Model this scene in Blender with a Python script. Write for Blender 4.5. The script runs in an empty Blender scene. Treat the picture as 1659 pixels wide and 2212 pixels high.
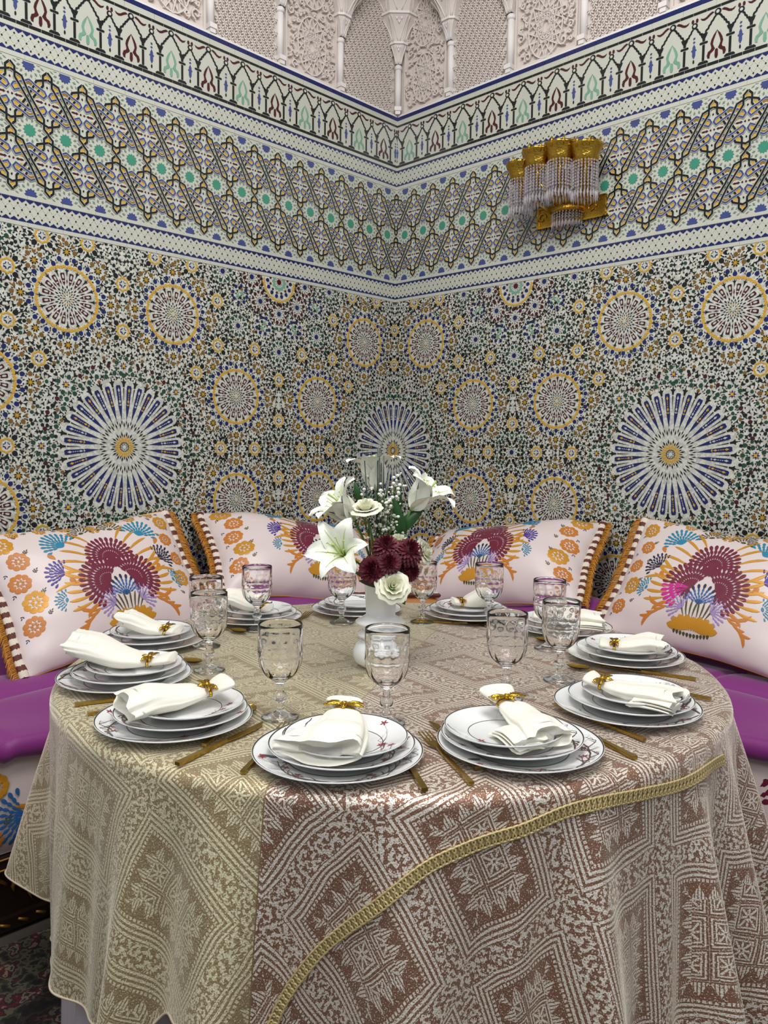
import bpy, bmesh, math, random
import numpy as np
from mathutils import Vector, Matrix
from math import sin, cos, pi, radians, sqrt, atan2, exp, hypot
S = bpy.context.scene
COL = S.collection
rnd = random.Random(7)

# ---------------------------------------------------------------- camera, light, exposure
cam_d = bpy.data.cameras.new('camera'); cam = bpy.data.objects.new('camera', cam_d); COL.objects.link(cam)
CAMP = Vector((0.0, -1.83, 1.243))
cam.location = CAMP
pit, rol = radians(4.43), radians(0.78)
fw = Vector((0, cos(pit), -sin(pit))); up0 = Vector((0, sin(pit), cos(pit))); rt0 = Vector((1, 0, 0))
rt = rt0*cos(rol)+up0*sin(rol); up = -rt0*sin(rol)+up0*cos(rol)
cam.matrix_world = Matrix(((rt.x, up.x, -fw.x, CAMP.x), (rt.y, up.y, -fw.y, CAMP.y), (rt.z, up.z, -fw.z, CAMP.z), (0, 0, 0, 1)))
cam_d.sensor_fit = 'VERTICAL'; cam_d.sensor_height = 34.6; cam_d.sensor_width = 34.6*1659/2212
cam_d.lens = 34.6*1718/2212; cam_d.clip_start = .05; cam_d.clip_end = 50
S.camera = cam
S.view_settings.view_transform = 'Standard'; S.view_settings.look = 'None'
S.view_settings.exposure = 0.0; S.view_settings.gamma = 1.0; S.view_settings.use_curve_mapping = False
w = bpy.data.worlds.new('world'); S.world = w; w.use_nodes = True
w.node_tree.nodes['Background'].inputs[0].default_value = (0.90, 0.95, 1.0, 1)
w.node_tree.nodes['Background'].inputs[1].default_value = 0.38
def area(name, loc, to, size, size_y, power, color):
    d = bpy.data.lights.new(name, 'AREA'); d.shape = 'RECTANGLE'; d.size = size; d.size_y = size_y; d.energy = power; d.color = color
    o = bpy.data.objects.new(name, d); COL.objects.link(o); o.location = loc
    o.rotation_euler = (Vector(to)-Vector(loc)).to_track_quat('-Z', 'Y').to_euler(); return o
area('ceiling_light', (0.0, -.9, 3.7), (0, -.25, .8), 1.1, 1.1, 62, (1, .975, .94))
area('ceiling_light', (-1.3, -3.0, 3.6), (0, 0.3, 1.3), 1.2, 1.2, 34, (.96, .98, 1))
area('ceiling_light', (1.3, -3.0, 3.6), (0, 0.3, 1.3), 1.2, 1.2, 34, (.96, .98, 1))
for lx, ly in ((-.45, -.55), (.5, -.5), (.0, .25)):  # unseen point lights, added for sparkle on the glasses
    d = bpy.data.lights.new('added_glint_light', 'POINT'); d.energy = 9; d.shadow_soft_size = .035; d.color = (1, .96, .9)
    o = bpy.data.objects.new('added_glint_light', d); COL.objects.link(o); o.location = (lx, ly, 3.9)

# ---------------------------------------------------------------- helpers
def lin(h):
    h = h.lstrip('#'); v = [int(h[i:i+2], 16)/255 for i in (0, 2, 4)]
    return tuple(c/12.92 if c <= .04045 else ((c+.055)/1.055)**2.4 for c in v)+(1,)
MATS = {}
def mat(name, color, rough=.5, metal=0., var=0., vscale=30., bump=0., bscale=200., sheen=0., coat=0., spec=.5, sss=0.):
    if name in MATS: return MATS[name]
    m = bpy.data.materials.new(name); m.use_nodes = True; nt = m.node_tree; b = nt.nodes['Principled BSDF']
    c = lin(color) if isinstance(color, str) else color
    b.inputs['Base Color'].default_value = c; b.inputs['Roughness'].default_value = rough; b.inputs['Metallic'].default_value = metal
    b.inputs['Specular IOR Level'].default_value = spec
    if sheen: b.inputs['Sheen Weight'].default_value = sheen; b.inputs['Sheen Roughness'].default_value = .4
    if coat: b.inputs['Coat Weight'].default_value = coat; b.inputs['Coat Roughness'].default_value = .08
    if sss:
        b.inputs['Subsurface Weight'].default_value = sss; b.inputs['Subsurface Radius'].default_value = (.01, .01, .008); b.inputs['Subsurface Scale'].default_value = .5
    tc = nt.nodes.new('ShaderNodeTexCoord')
    if var:
        n = nt.nodes.new('ShaderNodeTexNoise'); n.inputs['Scale'].default_value = vscale; n.inputs['Detail'].default_value = 3
        nt.links.new(tc.outputs['Object'], n.inputs['Vector'])
        mx = nt.nodes.new('ShaderNodeMix'); mx.data_type = 'RGBA'
        mx.inputs[6].default_value = tuple(max(0, v*(1-var)) for v in c[:3])+(1,); mx.inputs[7].default_value = tuple(min(1, v*(1+var)) for v in c[:3])+(1,)
        nt.links.new(n.outputs['Fac'], mx.inputs[0]); nt.links.new(mx.outputs[2], b.inputs['Base Color'])
    if bump:
        n2 = nt.nodes.new('ShaderNodeTexNoise'); n2.inputs['Scale'].default_value = bscale; n2.inputs['Detail'].default_value = 2
        nt.links.new(tc.outputs['Object'], n2.inputs['Vector'])
        bp = nt.nodes.new('ShaderNodeBump'); bp.inputs['Strength'].default_value = bump; bp.inputs['Distance'].default_value = .002
        nt.links.new(n2.outputs['Fac'], bp.inputs['Height']); nt.links.new(bp.outputs['Normal'], b.inputs['Normal'])
    MATS[name] = m; return m
def new(name, me, parent=None, M=None):
    o = bpy.data.objects.new(name, me); COL.objects.link(o)
    if parent is not None: o.parent = parent
    if M is not None: o.matrix_local = M
    return o
def empty(name, loc=(0, 0, 0), rz=0, M=None):
    o = bpy.data.objects.new(name, None); COL.objects.link(o); o.empty_display_size = .05
    if M is not None: o.matrix_world = M
    else: o.location = loc; o.rotation_euler = (0, 0, rz)
    return o
def tag(o, label=None, cat=None, group=None, kind=None):
    if label: o['label'] = label
    if cat: o['category'] = cat
    if group: o['group'] = group
    if kind: o['kind'] = kind
    return o
class MB:
    def __init__(s): s.v = []; s.f = []; s.mi = []; s.sm = []; s.mats = []
    def m(s, mt):
        if mt not in s.mats: s.mats.append(mt)
        return s.mats.index(mt)
    def add(s, vs, fs, mt, smooth=False):
        b = len(s.v); s.v.extend([tuple(v) for v in vs]); i = s.m(mt)
        for f in fs: s.f.append(tuple(b+k for k in f)); s.mi.append(i); s.sm.append(smooth)
    def box(s, c, d, mt, M=None):
        x, y, z = c; a, b, e = d[0]/2, d[1]/2, d[2]/2
        vs = [Vector((x+i*a, y+j*b, z+k*e)) for i in (-1, 1) for j in (-1, 1) for k in (-1, 1)]
        if M is not None: vs = [M @ v for v in vs]
        s.add(vs, [(0, 1, 3, 2), (4, 6, 7, 5), (0, 4, 5, 1), (2, 3, 7, 6), (0, 2, 6, 4), (1, 5, 7, 3)], mt)
    def lathe(s, prof, n, mt, c=(0, 0, 0), smooth=True, M=None, mod=None, cap=False):
        vs = []; fs = []
        for i, (r, z) in enumerate(prof):
            for j in range(n):
                a = 2*pi*j/n; rr = r*(mod(a, z) if mod else 1)
                v = Vector((c[0]+rr*cos(a), c[1]+rr*sin(a), c[2]+z)); vs.append(M @ v if M is not None else v)
        for i in range(len(prof)-1):
            for j in range(n):
                k = (j+1) % n; fs.append((i*n+j, i*n+k, (i+1)*n+k, (i+1)*n+j))
        if cap: fs.append(tuple(range(n))[::-1]); fs.append(tuple((len(prof)-1)*n+j for j in range(n)))
        s.add(vs, fs, mt, smooth)
    def tube(s, pts, r, mt, n=6, closed=False, smooth=True, caps=True):
        P = [Vector(p) for p in pts]; L = len(P); vs = []; fs = []
        rr = r if hasattr(r, '__len__') else [r]*L
        nrm = None
        for i in range(L):
            t = (P[(i+1) % L]-P[i-1]) if closed else (P[min(i+1, L-1)]-P[max(i-1, 0)])
            if t.length < 1e-9: t = Vector((0, 0, 1))
            t.normalize()
            if nrm is None: nrm = t.orthogonal().normalized()
            nrm = (nrm-t*nrm.dot(t))
            if nrm.length < 1e-6: nrm = t.orthogonal()
            nrm.normalize(); bn = t.cross(nrm)
            for j in range(n):
                a = 2*pi*j/n; vs.append(P[i]+(nrm*cos(a)+bn*sin(a))*rr[i])
        for i in range(L if closed else L-1):
            for j in range(n):
                k = (j+1) % n; i2 = (i+1) % L; fs.append((i*n+j, i*n+k, i2*n+k, i2*n+j))
        if caps and not closed: fs.append(tuple(range(n))[::-1]); fs.append(tuple((L-1)*n+j for j in range(n)))
        s.add(vs, fs, mt, smooth)
    def grid(s, rows, mt, smooth=True, closeu=False):
        nr = len(rows); nc = len(rows[0]); vs = [p for r_ in rows for p in r_]; fs = []
        for i in range(nr-1):
            for j in range(nc if closeu else nc-1):
                k = (j+1) % nc; fs.append((i*nc+j, i*nc+k, (i+1)*nc+k, (i+1)*nc+j))
        s.add(vs, fs, mt, smooth)
    def prism(s, poly, F, h0, h1, mt, bev=0.):
        """poly in 2d, F(x,y,h) -> 3d ; top at h1, sides down to h0"""
        n = len(poly); ar = sum(poly[i][0]*poly[(i+1) % n][1]-poly[(i+1) % n][0]*poly[i][1] for i in range(n))
        if ar < 0: poly = poly[::-1]
        vs = [F(x, y, h0) for x, y in poly]+[F(x, y, h1) for x, y in poly]
        fs = [tuple(range(n, 2*n))]+[(i, (i+1) % n, n+(i+1) % n, n+i) for i in range(n)]
        s.add(vs, fs, mt)
    def mesh(s, name):
        me = bpy.data.meshes.new(name); me.from_pydata(s.v, [], s.f)
        for mt in s.mats: me.materials.append(mt)
        me.polygons.foreach_set('material_index', s.mi); me.polygons.foreach_set('use_smooth', s.sm); me.update(); return me
    def build(s, name, parent=None, M=None): return new(name, s.mesh(name), parent, M)

# ---------------------------------------------------------------- wall frames
KX, KY = .039, 2.07
aL, aR = radians(44.4), radians(45.6)
DL = Vector((-sin(aL), -cos(aL), 0)); NL = Vector((cos(aL), -sin(aL), 0))
DR = Vector((sin(aR), -cos(aR), 0)); NR = Vector((-cos(aR), -sin(aR), 0))
def FW(side):
    D, N = (DL, NL) if side == 'L' else (DR, NR)
    def F(u, z, h=0.): return Vector((KX, KY, 0))+D*u+N*h+Vector((0, 0, z))
    return F
def pxsize(P):
    d = P-CAMP; z = d.dot(fw)
    if z < .1: return None
    x = 829.5+1718*d.dot(rt)/z; y = 1106-1718*d.dot(up)/z
    return x, y, z
# ---------------------------------------------------------------- tile colours
TC = dict(w=mat('white_tile', '#bcbdb1', .22, var=.06, vscale=14), k=mat('black_tile', '#141715', .2), b=mat('blue_tile', '#15205c', .2, var=.2, vscale=25),
  y=mat('yellow_tile', '#c79a2e', .22, var=.12, vscale=40), g=mat('green_tile', '#1f4433', .2, var=.25, vscale=30), o=mat('ochre_tile', '#76541d', .22, var=.25, vscale=30),
  r=mat('burgundy_tile', '#431018', .2, var=.2, vscale=30), s=mat('seafoam_tile', '#6f9c86', .22, var=.15, vscale=40), l=mat('lavender_blue_tile', '#3c477c', .22, var=.15, vscale=40),
  e=mat('emerald_tile', '#3c8870', .22, var=.12, vscale=40), t=mat('grey_green_tile', '#6f8574', .22, var=.15, vscale=40), q=mat('grout', '#a5a697', .6, var=.06, vscale=20))
TILE_H = .0015
def white_mosaic():
    m = bpy.data.materials.new('white_mosaic'); m.use_nodes = True; nt = m.node_tree; b = nt.nodes['Principled BSDF']; b.inputs['Roughness'].default_value = .25
    tc = nt.nodes.new('ShaderNodeTexCoord'); outs = []
    for feat in ('F1', 'DISTANCE_TO_EDGE'):
        v = nt.nodes.new('ShaderNodeTexVoronoi'); v.feature = feat; v.inputs['Scale'].default_value = 105; nt.links.new(tc.outputs['Object'], v.inputs['Vector']); outs.append(v)
    bw = nt.nodes.new('ShaderNodeRGBToBW'); nt.links.new(outs[0].outputs['Color'], bw.inputs[0])
    r1 = nt.nodes.new('ShaderNodeValToRGB'); r1.color_ramp.elements[0].position = .25; r1.color_ramp.elements[0].color = lin('#b4b5ab'); r1.color_ramp.elements[1].position = .6; r1.color_ramp.elements[1].color = lin('#cfd0c6')
    nt.links.new(bw.outputs[0], r1.inputs[0])
    r2 = nt.nodes.new('ShaderNodeValToRGB'); r2.color_ramp.elements[0].color = (.72, .72, .7, 1); r2.color_ramp.elements[1].position = .07; r2.color_ramp.elements[1].color = (1, 1, 1, 1)
    nt.links.new(outs[1].outputs['Distance'], r2.inputs[0])
    mx = nt.nodes.new('ShaderNodeMix'); mx.data_type = 'RGBA'; mx.blend_type = 'MULTIPLY'; mx.inputs[0].default_value = 1
    nt.links.new(r1.outputs[0], mx.inputs[6]); nt.links.new(r2.outputs[0], mx.inputs[7]); nt.links.new(mx.outputs[2], b.inputs['Base Color'])
    return m

def rot(p, a): return (p[0]*cos(a)-p[1]*sin(a), p[0]*sin(a)+p[1]*cos(a))
def place(poly, cx, cy, a=0, s=1): return [(cx+s*rot(p, a)[0], cy+s*rot(p, a)[1]) for p in poly]
def star(n, r1, r2, a0=0): return [((r1 if i % 2 == 0 else r2)*cos(a0+pi*i/n), (r1 if i % 2 == 0 else r2)*sin(a0+pi*i/n)) for i in range(2*n)]
def dia(l, wd): return [(l/2, 0), (0, wd/2), (-l/2, 0), (0, -wd/2)]          # long axis along x
PETAL = [(-.55, -.28), (-.2, -.5), (.22, -.42), (.55, 0), (.22, .42), (-.2, .5), (-.55, .28)]
SHIELD = [(.5, -.45), (.22, 0), (.5, .45), (.0, .42), (-.5, 0), (.0, -.42)]
KITE3 = star(3, .62, .2, pi/2)
BAT = [(-.5, -.5), (.1, -.35), (.5, -.5), (.28, 0), (.5, .5), (.1, .35), (-.5, .5), (-.2, .15), (-.35, 0), (-.2, -.15)]

class Field:
    """keeps 2d pieces with an occupancy test"""
    def __init__(s, cell=.006): s.p = []; s.occ = {}; s.c = cell
    def cells(s, poly):
        xs = [p[0] for p in poly]; ys = [p[1] for p in poly]; c = s.c; out = []
        for i in range(int(min(xs)//c), int(max(xs)//c)+1):
            for j in range(int(min(ys)//c), int(max(ys)//c)+1):
                out.append((i, j))
        return out
    def near(s, x, y, r):
        c = s.c; k = int(r/c)+3
        I, J = int(x//c), int(y//c)
        for i in range(I-k, I+k+1):
            for j in range(J-k, J+k+1):
                for (a, b, q) in s.occ.get((i, j), ()):
                    if hypot(a-x, b-y) < q+r: return True
        return False
    def add(s, poly, col, h=TILE_H, r=None, force=False, gap=.0008, test=True):
        cx = sum(p[0] for p in poly)/len(poly); cy = sum(p[1] for p in poly)/len(poly)
        rad = [hypot(p[0]-cx, p[1]-cy) for p in poly]
        if r is None: r = (sum(rad)/len(rad))*.70
        if not force and test and s.near(cx, cy, r+gap): return False
        s.p.append((poly, col, h)); s.occ.setdefault((int(cx//s.c), int(cy//s.c)), []).append((cx, cy, r)); return True
    def block(s, cx, cy, R, step=.006):
        """fill a disc so that nothing else lands in it"""
        n = int(R/step)
        for i in range(-n, n+1):
            for j in range(-n, n+1):
                if hypot(i, j)*step < R-step*.3:
                    x, y = cx+i*step, cy+j*step; s.occ.setdefault((int(x//s.c), int(y//s.c)), []).append((x, y, step*.55))

def ring(Fd, cx, cy, R, n, shape, sz, col, a0=0, turn=0, sx=1, force=False, h=TILE_H):
    for i in range(n):
        a = a0+2*pi*i/n
        Fd.add(place([(p[0]*sz*sx, p[1]*sz) for p in shape], cx+R*cos(a), cy+R*sin(a), a+turn), col[i % len(col)], force=force, h=h)

def medallion16(Fd, cx, cy):
    R = .0965; N = 16
    Fd.p.append((place(star(8, .009, .0055), cx, cy), 'w', TILE_H*1.6))
    ring(Fd, cx, cy, .0115, 8, dia(1, .7), .0052, 'k', force=True)
    ring(Fd, cx, cy, .0165, 16, dia(1, .6), .0055, 'y', force=True)
    for rr, ll, ww in ((.0225, .008, .0032), (.030, .010, .0042), (.039, .013, .0052)):
        ring(Fd, cx, cy, rr, N, dia(ll, ww), 1, 'k', a0=(pi/N if rr == .030 else 0), force=True)
    for i in range(N):
        a = 2*pi*(i+.5)/N; c_, s_ = cos(a), sin(a)
        def P(r, t): return (cx+r*c_-t*s_, cy+r*s_+t*c_)
        # burgundy cell: arrow head and frame
        Fd.p.append(([P(.044, 0), P(.0585, .0052), P(.0565, 0), P(.0585, -.0052)], 'r', TILE_H))
        Fd.p.append(([P(.0605, .0052), P(.063, 0), P(.0605, -.0052), P(.083, -.0072), P(.086, -.0055), P(.086, .0055), P(.083, .0072)], 'r', TILE_H))
        Fd.p.append(([P(.0655, 0), P(.070, .0030), P(.077, .0034), P(.0815, 0), P(.077, -.0034), P(.070, -.003)], 'w', TILE_H*1.6))
        b = 2*pi*i/N
        ring_p = [(cx+r_*cos(b)-t_*sin(b), cy+r_*sin(b)+t_*cos(b)) for r_, t_ in ((.049, 0), (.058, .0022), (.068, 0), (.058, -.0022))]
        Fd.p.append((ring_p, 'r', TILE_H))
        ring_p = [(cx+r_*cos(b)-t_*sin(b), cy+r_*sin(b)+t_*cos(b)) for r_, t_ in ((.074, 0), (.090, .0026), (.0965, .007), (.0955, .0018), (.105, 0), (.0955, -.0018), (.0965, -.007), (.090, -.0026))]
        Fd.p.append((ring_p, 'k', TILE_H))
        # yellow chevron
        for sg in (-1, 1):
            bb = b+sg*pi/N*.52
            q = [(.0985, -.0065), (.104, 0), (.0985, .0065), (.108, .0102), (.1125, 0), (.108, -.0102)]
            Fd.p.append(([(cx+r_*cos(bb)-t_*sin(bb), cy+r_*sin(bb)+t_*cos(bb)) for r_, t_ in q], 'y', TILE_H))
    Fd.block(cx, cy, .112)
    for i in range(32):
        a = 2*pi*i/32; rr = .1205 if i % 2 == 0 else .1330
        Fd.add(place([(p[0]*.0158, p[1]*.0158) for p in PETAL], cx+rr*cos(a), cy+rr*sin(a), a), 'b', force=False, gap=0)
        a2 = a+pi/32
        Fd.add(place(dia(.010, .0036), cx+.128*cos(a2), cy+.128*sin(a2), a2), 'k', gap=-.001)

def medallion32(Fd, cx, cy):
    N = 32
    ring(Fd, cx, cy, .009, 8, dia(1, .7), .005, 'k', force=True)
    ring(Fd, cx, cy, .0155, 16, dia(1, .6), .007, 'k', a0=.2, force=True)
    for i in range(16):
        a = 2*pi*i/16
        Fd.p.append((place(dia(.017, .0075), cx+.024*cos(a), cy+.024*sin(a), a), 'y', TILE_H))
        a += pi/16
        Fd.p.append((place(dia(.018, .0065), cx+.033*cos(a), cy+.033*sin(a), a), 'y', TILE_H))
        Fd.p.append((place(dia(.020, .0055), cx+.0455*cos(a), cy+.0455*sin(a), a), 'k', TILE_H))
    ring(Fd, cx, cy, .0395, 16, dia(1, .3), .014, 'k', force=True)
    for i in range(N):
        a = 2*pi*i/N
        Fd.p.append((place(dia(.021, .0052), cx+.079*cos(a), cy+.079*sin(a), a), 'k', TILE_H))
        a += pi/N
        Fd.p.append((place(dia(.017, .0040), cx+.089*cos(a), cy+.089*sin(a), a), 'k', TILE_H))
        def P(r, t): return (cx+r*cos(a)-t*sin(a), cy+r*sin(a)+t*cos(a))
        # deep blue wedge, cell with spindle
        Fd.p.append(([P(.098, 0), P(.140, .0058), P(.1515, .0066), P(.147, 0), P(.1515, -.0066), P(.140, -.0058)], 'b', TILE_H))
        Fd.p.append(([P(.154, .0062), P(.150, 0), P(.154, -.0062), P(.215, -.0090), P(.222, -.0065), P(.222, .0065), P(.215, .0090)], 'b', TILE_H))
        c = 'y' if i % 2 == 0 else 'w'
        for r0, L, W in ((.1515, .008, .008), (.164, .016, .0085), (.1755, .007, .004), (.1835, .007, .004), (.191, .007, .004), (.204, .018, .0095)):
            Fd.p.append(([P(r0-L/2, 0), P(r0-L*.12, W*.28), P(r0, W/2), P(r0+L*.12, W*.28), P(r0+L/2, 0), P(r0+L*.12, -W*.28), P(r0, -W/2), P(r0-L*.12, -W*.28)], c, TILE_H*1.7))
        b = 2*pi*i/N
        def Q(r, t): return (cx+r*cos(b)-t*sin(b), cy+r*sin(b)+t*cos(b))
        Fd.p.append(([Q(.165, 0), Q(.212, .0019), Q(.212, -.0019)], 'k', TILE_H))
        Fd.p.append(([Q(.216, .0028), Q(.228, .0045), Q(.236, .0105), Q(.236, .0032), Q(.2475, 0), Q(.236, -.0032), Q(.236, -.0105), Q(.228, -.0045), Q(.216, -.0028)], 'k', TILE_H))
    Fd.block(cx, cy, .238, .008)
    for i in range(48):
        a = 2*pi*i/48; rr = .2575 if i % 2 == 0 else .266
        Fd.add(place([(p[0]*.0158, p[1]*.0158) for p in PETAL], cx+rr*cos(a), cy+rr*sin(a), a), 'g', gap=0)
        a += pi/48
        Fd.add(place(dia(.009, .0035), cx+.2485*cos(a), cy+.2485*sin(a), a), 'k', gap=-.001)

def flower8(Fd, cx, cy, kind, a0=0):
    if kind == 'Y':
        Fd.p.append((place(star(8, .0128, .0085, pi/8), cx, cy), 'b', TILE_H)); Fd.p.append((place(star(4, .0125, .0058), cx, cy), 'w', TILE_H*2))
        for i in range(8):
            a = a0+2*pi*i/8
            q = [(.0165, -.0062), (.0205, 0), (.0165, .0062), (.0215, .0088), (.0275, 0), (.0215, -.0088)]
            Fd.p.append((place([(x, y) for x, y in q], cx, cy, a), 'y', TILE_H))
        Fd.block(cx, cy, .024)
        for i in range(8):
            a = a0+2*pi*i/8
            Fd.add(place([(p[0]*.0182, p[1]*.0182) for p in (PETAL if i % 2 else SHIELD)], cx+.038*cos(a), cy+.038*sin(a), a), 'k', gap=0)
            a += pi/8
            Fd.add(place(dia(.011, .005), cx+.034*cos(a), cy+.034*sin(a), a), 'k', gap=-.0012)
    elif kind in 'BG':
        col = 'o' if kind == 'B' else 'g'
        if kind == 'B':
            for i in range(8):
                a = a0+2*pi*(i+.5)/8
                Fd.p.append((place(dia(.012, .0052), cx+.0095*cos(a), cy+.0095*sin(a), a), 'k', TILE_H*1.4))
                a = a0+2*pi*i/8
                Fd.p.append((place(dia(.012, .0046), cx+.0062*cos(a), cy+.0062*sin(a), a), 'y', TILE_H*1.2))
        else:
            Fd.p.append((place(star(8, .0145, .0075), cx, cy), 'b', TILE_H)); Fd.p.append((place(star(4, .0105, .0045, pi/4), cx, cy), 'y', TILE_H*2))
        Fd.block(cx, cy, .016)
        for i in range(8):
            a = a0+2*pi*i/8
            Fd.add(place([(p[0]*.0155, p[1]*.0155) for p in (PETAL if i % 2 == 0 else SHIELD)], cx+.0295*cos(a), cy+.0295*sin(a), a), col, gap=0)
            a += pi/8
            Fd.add(place(dia(.009, .0038), cx+.0285*cos(a), cy+.0285*sin(a), a), 'k', gap=-.0012)
    else:   # small-core flower with 12 petals
        core, col = kind[0], kind[1]
        Fd.p.append((place(star(12, .0115, .009), cx, cy), core, TILE_H)); Fd.block(cx, cy, .0185)
        ring(Fd, cx, cy, .0155, 12, dia(1, .8), .0038, 'k', a0=pi/12, force=True)
        ring(Fd, cx, cy, .0245, 12, dia(1, .45), .0085, 'k', force=True)
        for i in range(12):
            a = a0+2*pi*(i+.5)/12
            Fd.add(place([(p[0]*.0150, p[1]*.0150) for p in (PETAL if i % 2 else SHIELD)], cx+.0375*cos(a), cy+.0375*sin(a), a), col, gap=-.0005)

def zellij_field(umax, zmin, zmax):
    Fd = Field(); H = .7035; zc = 1.2425
    pts = {'M': [(.202, 1.742), (.487, 1.452)], 'Y': [(0, 1.822), (0, 1.657), (.302, 1.533), (.398, 1.82), (.400, 1.648), (.579, 1.65), (.412, 1.2425), (.579, 1.2425), (.7035, 1.364), (.7035, 1.533), (.128, 1.938), (.284, 1.936)],
       'G': [(0, 1.5326), (.212, 1.4525), (.300, 1.2425)]}
    def images(x, y):
        out = set()
        for k in (0, 1):
            for xx in (x+2*H*k, -x+2*H*k, ):
                for yy in (y, 2*zc-y): out.add((round(xx, 4), round(yy, 4)))
        return sorted(out)
    def ok(x, y, m=.05): return -.3 < x < umax+m and zmin-m < y < zmax+m
    for (x, y) in images(0, zc):
        if ok(x, y, .25): medallion32(Fd, x, y)
    for p in pts['M']:
        for (x, y) in images(*p):
            if ok(x, y, .15): medallion16(Fd, x, y)
    for p in pts['Y']:
        for (x, y) in images(*p):
            if ok(x, y): flower8(Fd, x, y, 'Y', 0)
    # half medallion at the top between the periods
    for k in (1, 3):
        x0, y0 = H*k, 1.9395
        for yy in (y0, 2*zc-y0):
            if not ok(x0, yy): continue
            Fd.p.append((place(star(12, .0125, .010), x0, yy), 'r', TILE_H)); Fd.block(x0, yy, .019)
            ring(Fd, x0, yy, .0165, 12, dia(1, .8), .0038, 'k', force=True)
            ring(Fd, x0, yy, .0295, 12, PETAL, .0145, 's', force=True)
            ring(Fd, x0, yy, .046, 12, star(5, .6, .28), .0125, 'kr', a0=pi/12, force=True)
            ring(Fd, x0, yy, .061, 14, PETAL, .0155, 'b', force=True)
            for i in range(28):
                a = 2*pi*i/28; q = [(.072, -.0055), (.076, 0), (.072, .0055), (.079, .0085), (.085, 0), (.079, -.0085)]
                Fd.p.append((place(q, x0, yy, a), 'y', TILE_H))
            Fd.block(x0, yy, .083, .006)
            ring(Fd, x0, yy, .093, 24, PETAL, .013, 'k')
    for (dx, y, kd) in ((.14, 1.9395, 'br'), (.097, 1.8475, 'br'), (0, 1.808, 'br'), (.207, 1.7355, 'bg'), (0, 1.6505, 'bg'), (.28, 1.939, 'bg'), (0, 1.2425, 'bk')):
        for (x, yy) in images(H-dx, y):
            if ok(x, yy): flower8(Fd, x, yy, kd)
    for (dx, y, a) in ((.198, 1.861, -.6), (.082, 1.751, -1.1)):
        for sg in (-1, 1):
            for k in (1, 3):
                for yy in (y, 2*zc-y):
                    x = H*k+sg*dx
                    if not ok(x, yy): continue
                    aa = a*sg*(1 if yy > zc else -1)+(pi if sg < 0 else 0)
                    for t in (-1, 1):
                        Fd.add(place(star(5, .013, .0055, aa+(0 if t > 0 else pi)), x+t*.0125*cos(aa), yy+t*.0125*sin(aa)), 's', gap=-.002)
                    ring(Fd, x, yy, .035, 8, PETAL, .0145, 'b', a0=aa)
    for p in pts['M']:
        for (x, y) in images(*p):
            if not ok(x, y, .15): continue
            for k in range(8):
                a = k*pi/4
                bx, by = x+.1555*cos(a), y+.1555*sin(a)
                if ok(bx, by, .02) and not Fd.near(bx, by, .012): flower8(Fd, bx, by, 'B', a)
    for p in pts['G']:
        for (x, y) in images(*p):
            if ok(x, y): flower8(Fd, x, y, 'G', pi/8)
    for (x, y) in images(0, zc):
        for k in range(8):
            for da, cc in ((.20, 'r'), (.30, 'k'), (-.20, 'r'), (-.30, 'k'), (.39, 'r')):
                a = k*pi/4+da
                rr = .300 if abs(da) > .35 else .293
                if ok(x+rr*cos(a), y+rr*sin(a)): Fd.add(place([(p_[0]*.0145, p_[1]*.0145) for p_ in PETAL], x+rr*cos(a), y+rr*sin(a), a), cc, gap=0)
    # secondary ring round the dark centre flower
    for k in (1, 3):
        ring(Fd, H*k, zc, .062, 16, PETAL, .014, 'gk')
        ring(Fd, H*k, zc, .080, 20, SHIELD, .014, 'g')
    for p in pts['M']:
        for (x, y) in images(*p):
            for k in range(8):
                a = k*pi/4+pi/8
                if ok(x+.151*cos(a), y+.151*sin(a)): Fd.add(place([(q[0]*.0175, q[1]*.0175) for q in KITE3], x+.151*cos(a), y+.151*sin(a), a-pi/2), 'k', gap=-.001)
    for p in pts['G']+[(0, zc)]:
        for (x, y) in images(*p):
            if p == (0, zc):
                ring(Fd, x, y, .281, 48, dia(1, .42), .011, 'k', a0=pi/48)
            else: ring(Fd, x, y, .047, 8, SHIELD, .016, 'k')
    for p in pts['Y']:
        for (x, y) in images(*p): ring(Fd, x, y, .053, 8, SHIELD, .014, 'k', a0=pi/8)
    for (dx, y, kd) in ((.207, 1.7355, 'bg'), (0, 1.6505, 'bg'), (.28, 1.939, 'bg'), (.14, 1.9395, 'br'), (.097, 1.8475, 'br')):
        for (x, yy) in images(H-dx, y): ring(Fd, x, yy, .054, 12, BAT, .0155, 'k')
    # fillers
    r2 = random.Random(5)
    shapes = [(PETAL, .0120, 'kkgo'), (BAT, .0135, 'k'), (KITE3, .0150, 'k')]
    def fill(tries, pick):
        for _ in range(tries):
            x = r2.uniform(0, H); y = r2.uniform(zc, zmax+.01); sh, sz, cc, rr, a = pick()
            if Fd.near(x, y, rr) or x < rr*.8 or H-x < rr*.8 or y-zc < rr*.8: continue
            c_ = r2.choice(cc)
            for k in range(0, 4, 2):
                for mx in (1, -1):
                    X = x*mx+H*k
                    if X < -.02 or X > umax+.02: continue
                    for my in (1, -1):
                        Y = zc+(y-zc)*my
                        if Y < zmin: continue
                        Fd.add([(X+mx*q[0], Y+my*q[1]) for q in [rot(p, a) for p in sh]], c_, r=rr*.95, force=True)
    def pk1():
        sh, sz, cc = r2.choice(shapes); return [(p[0]*sz, p[1]*sz) for p in sh], sz, cc, sz*.50, r2.randrange(8)*pi/4
    def pk2(): return dia(.0092, .0046), 0, 'kkkko', .0043, r2.randrange(8)*pi/4+pi/8
    fill(5000, pk1); fill(14000, pk2)
    out = []
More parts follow.
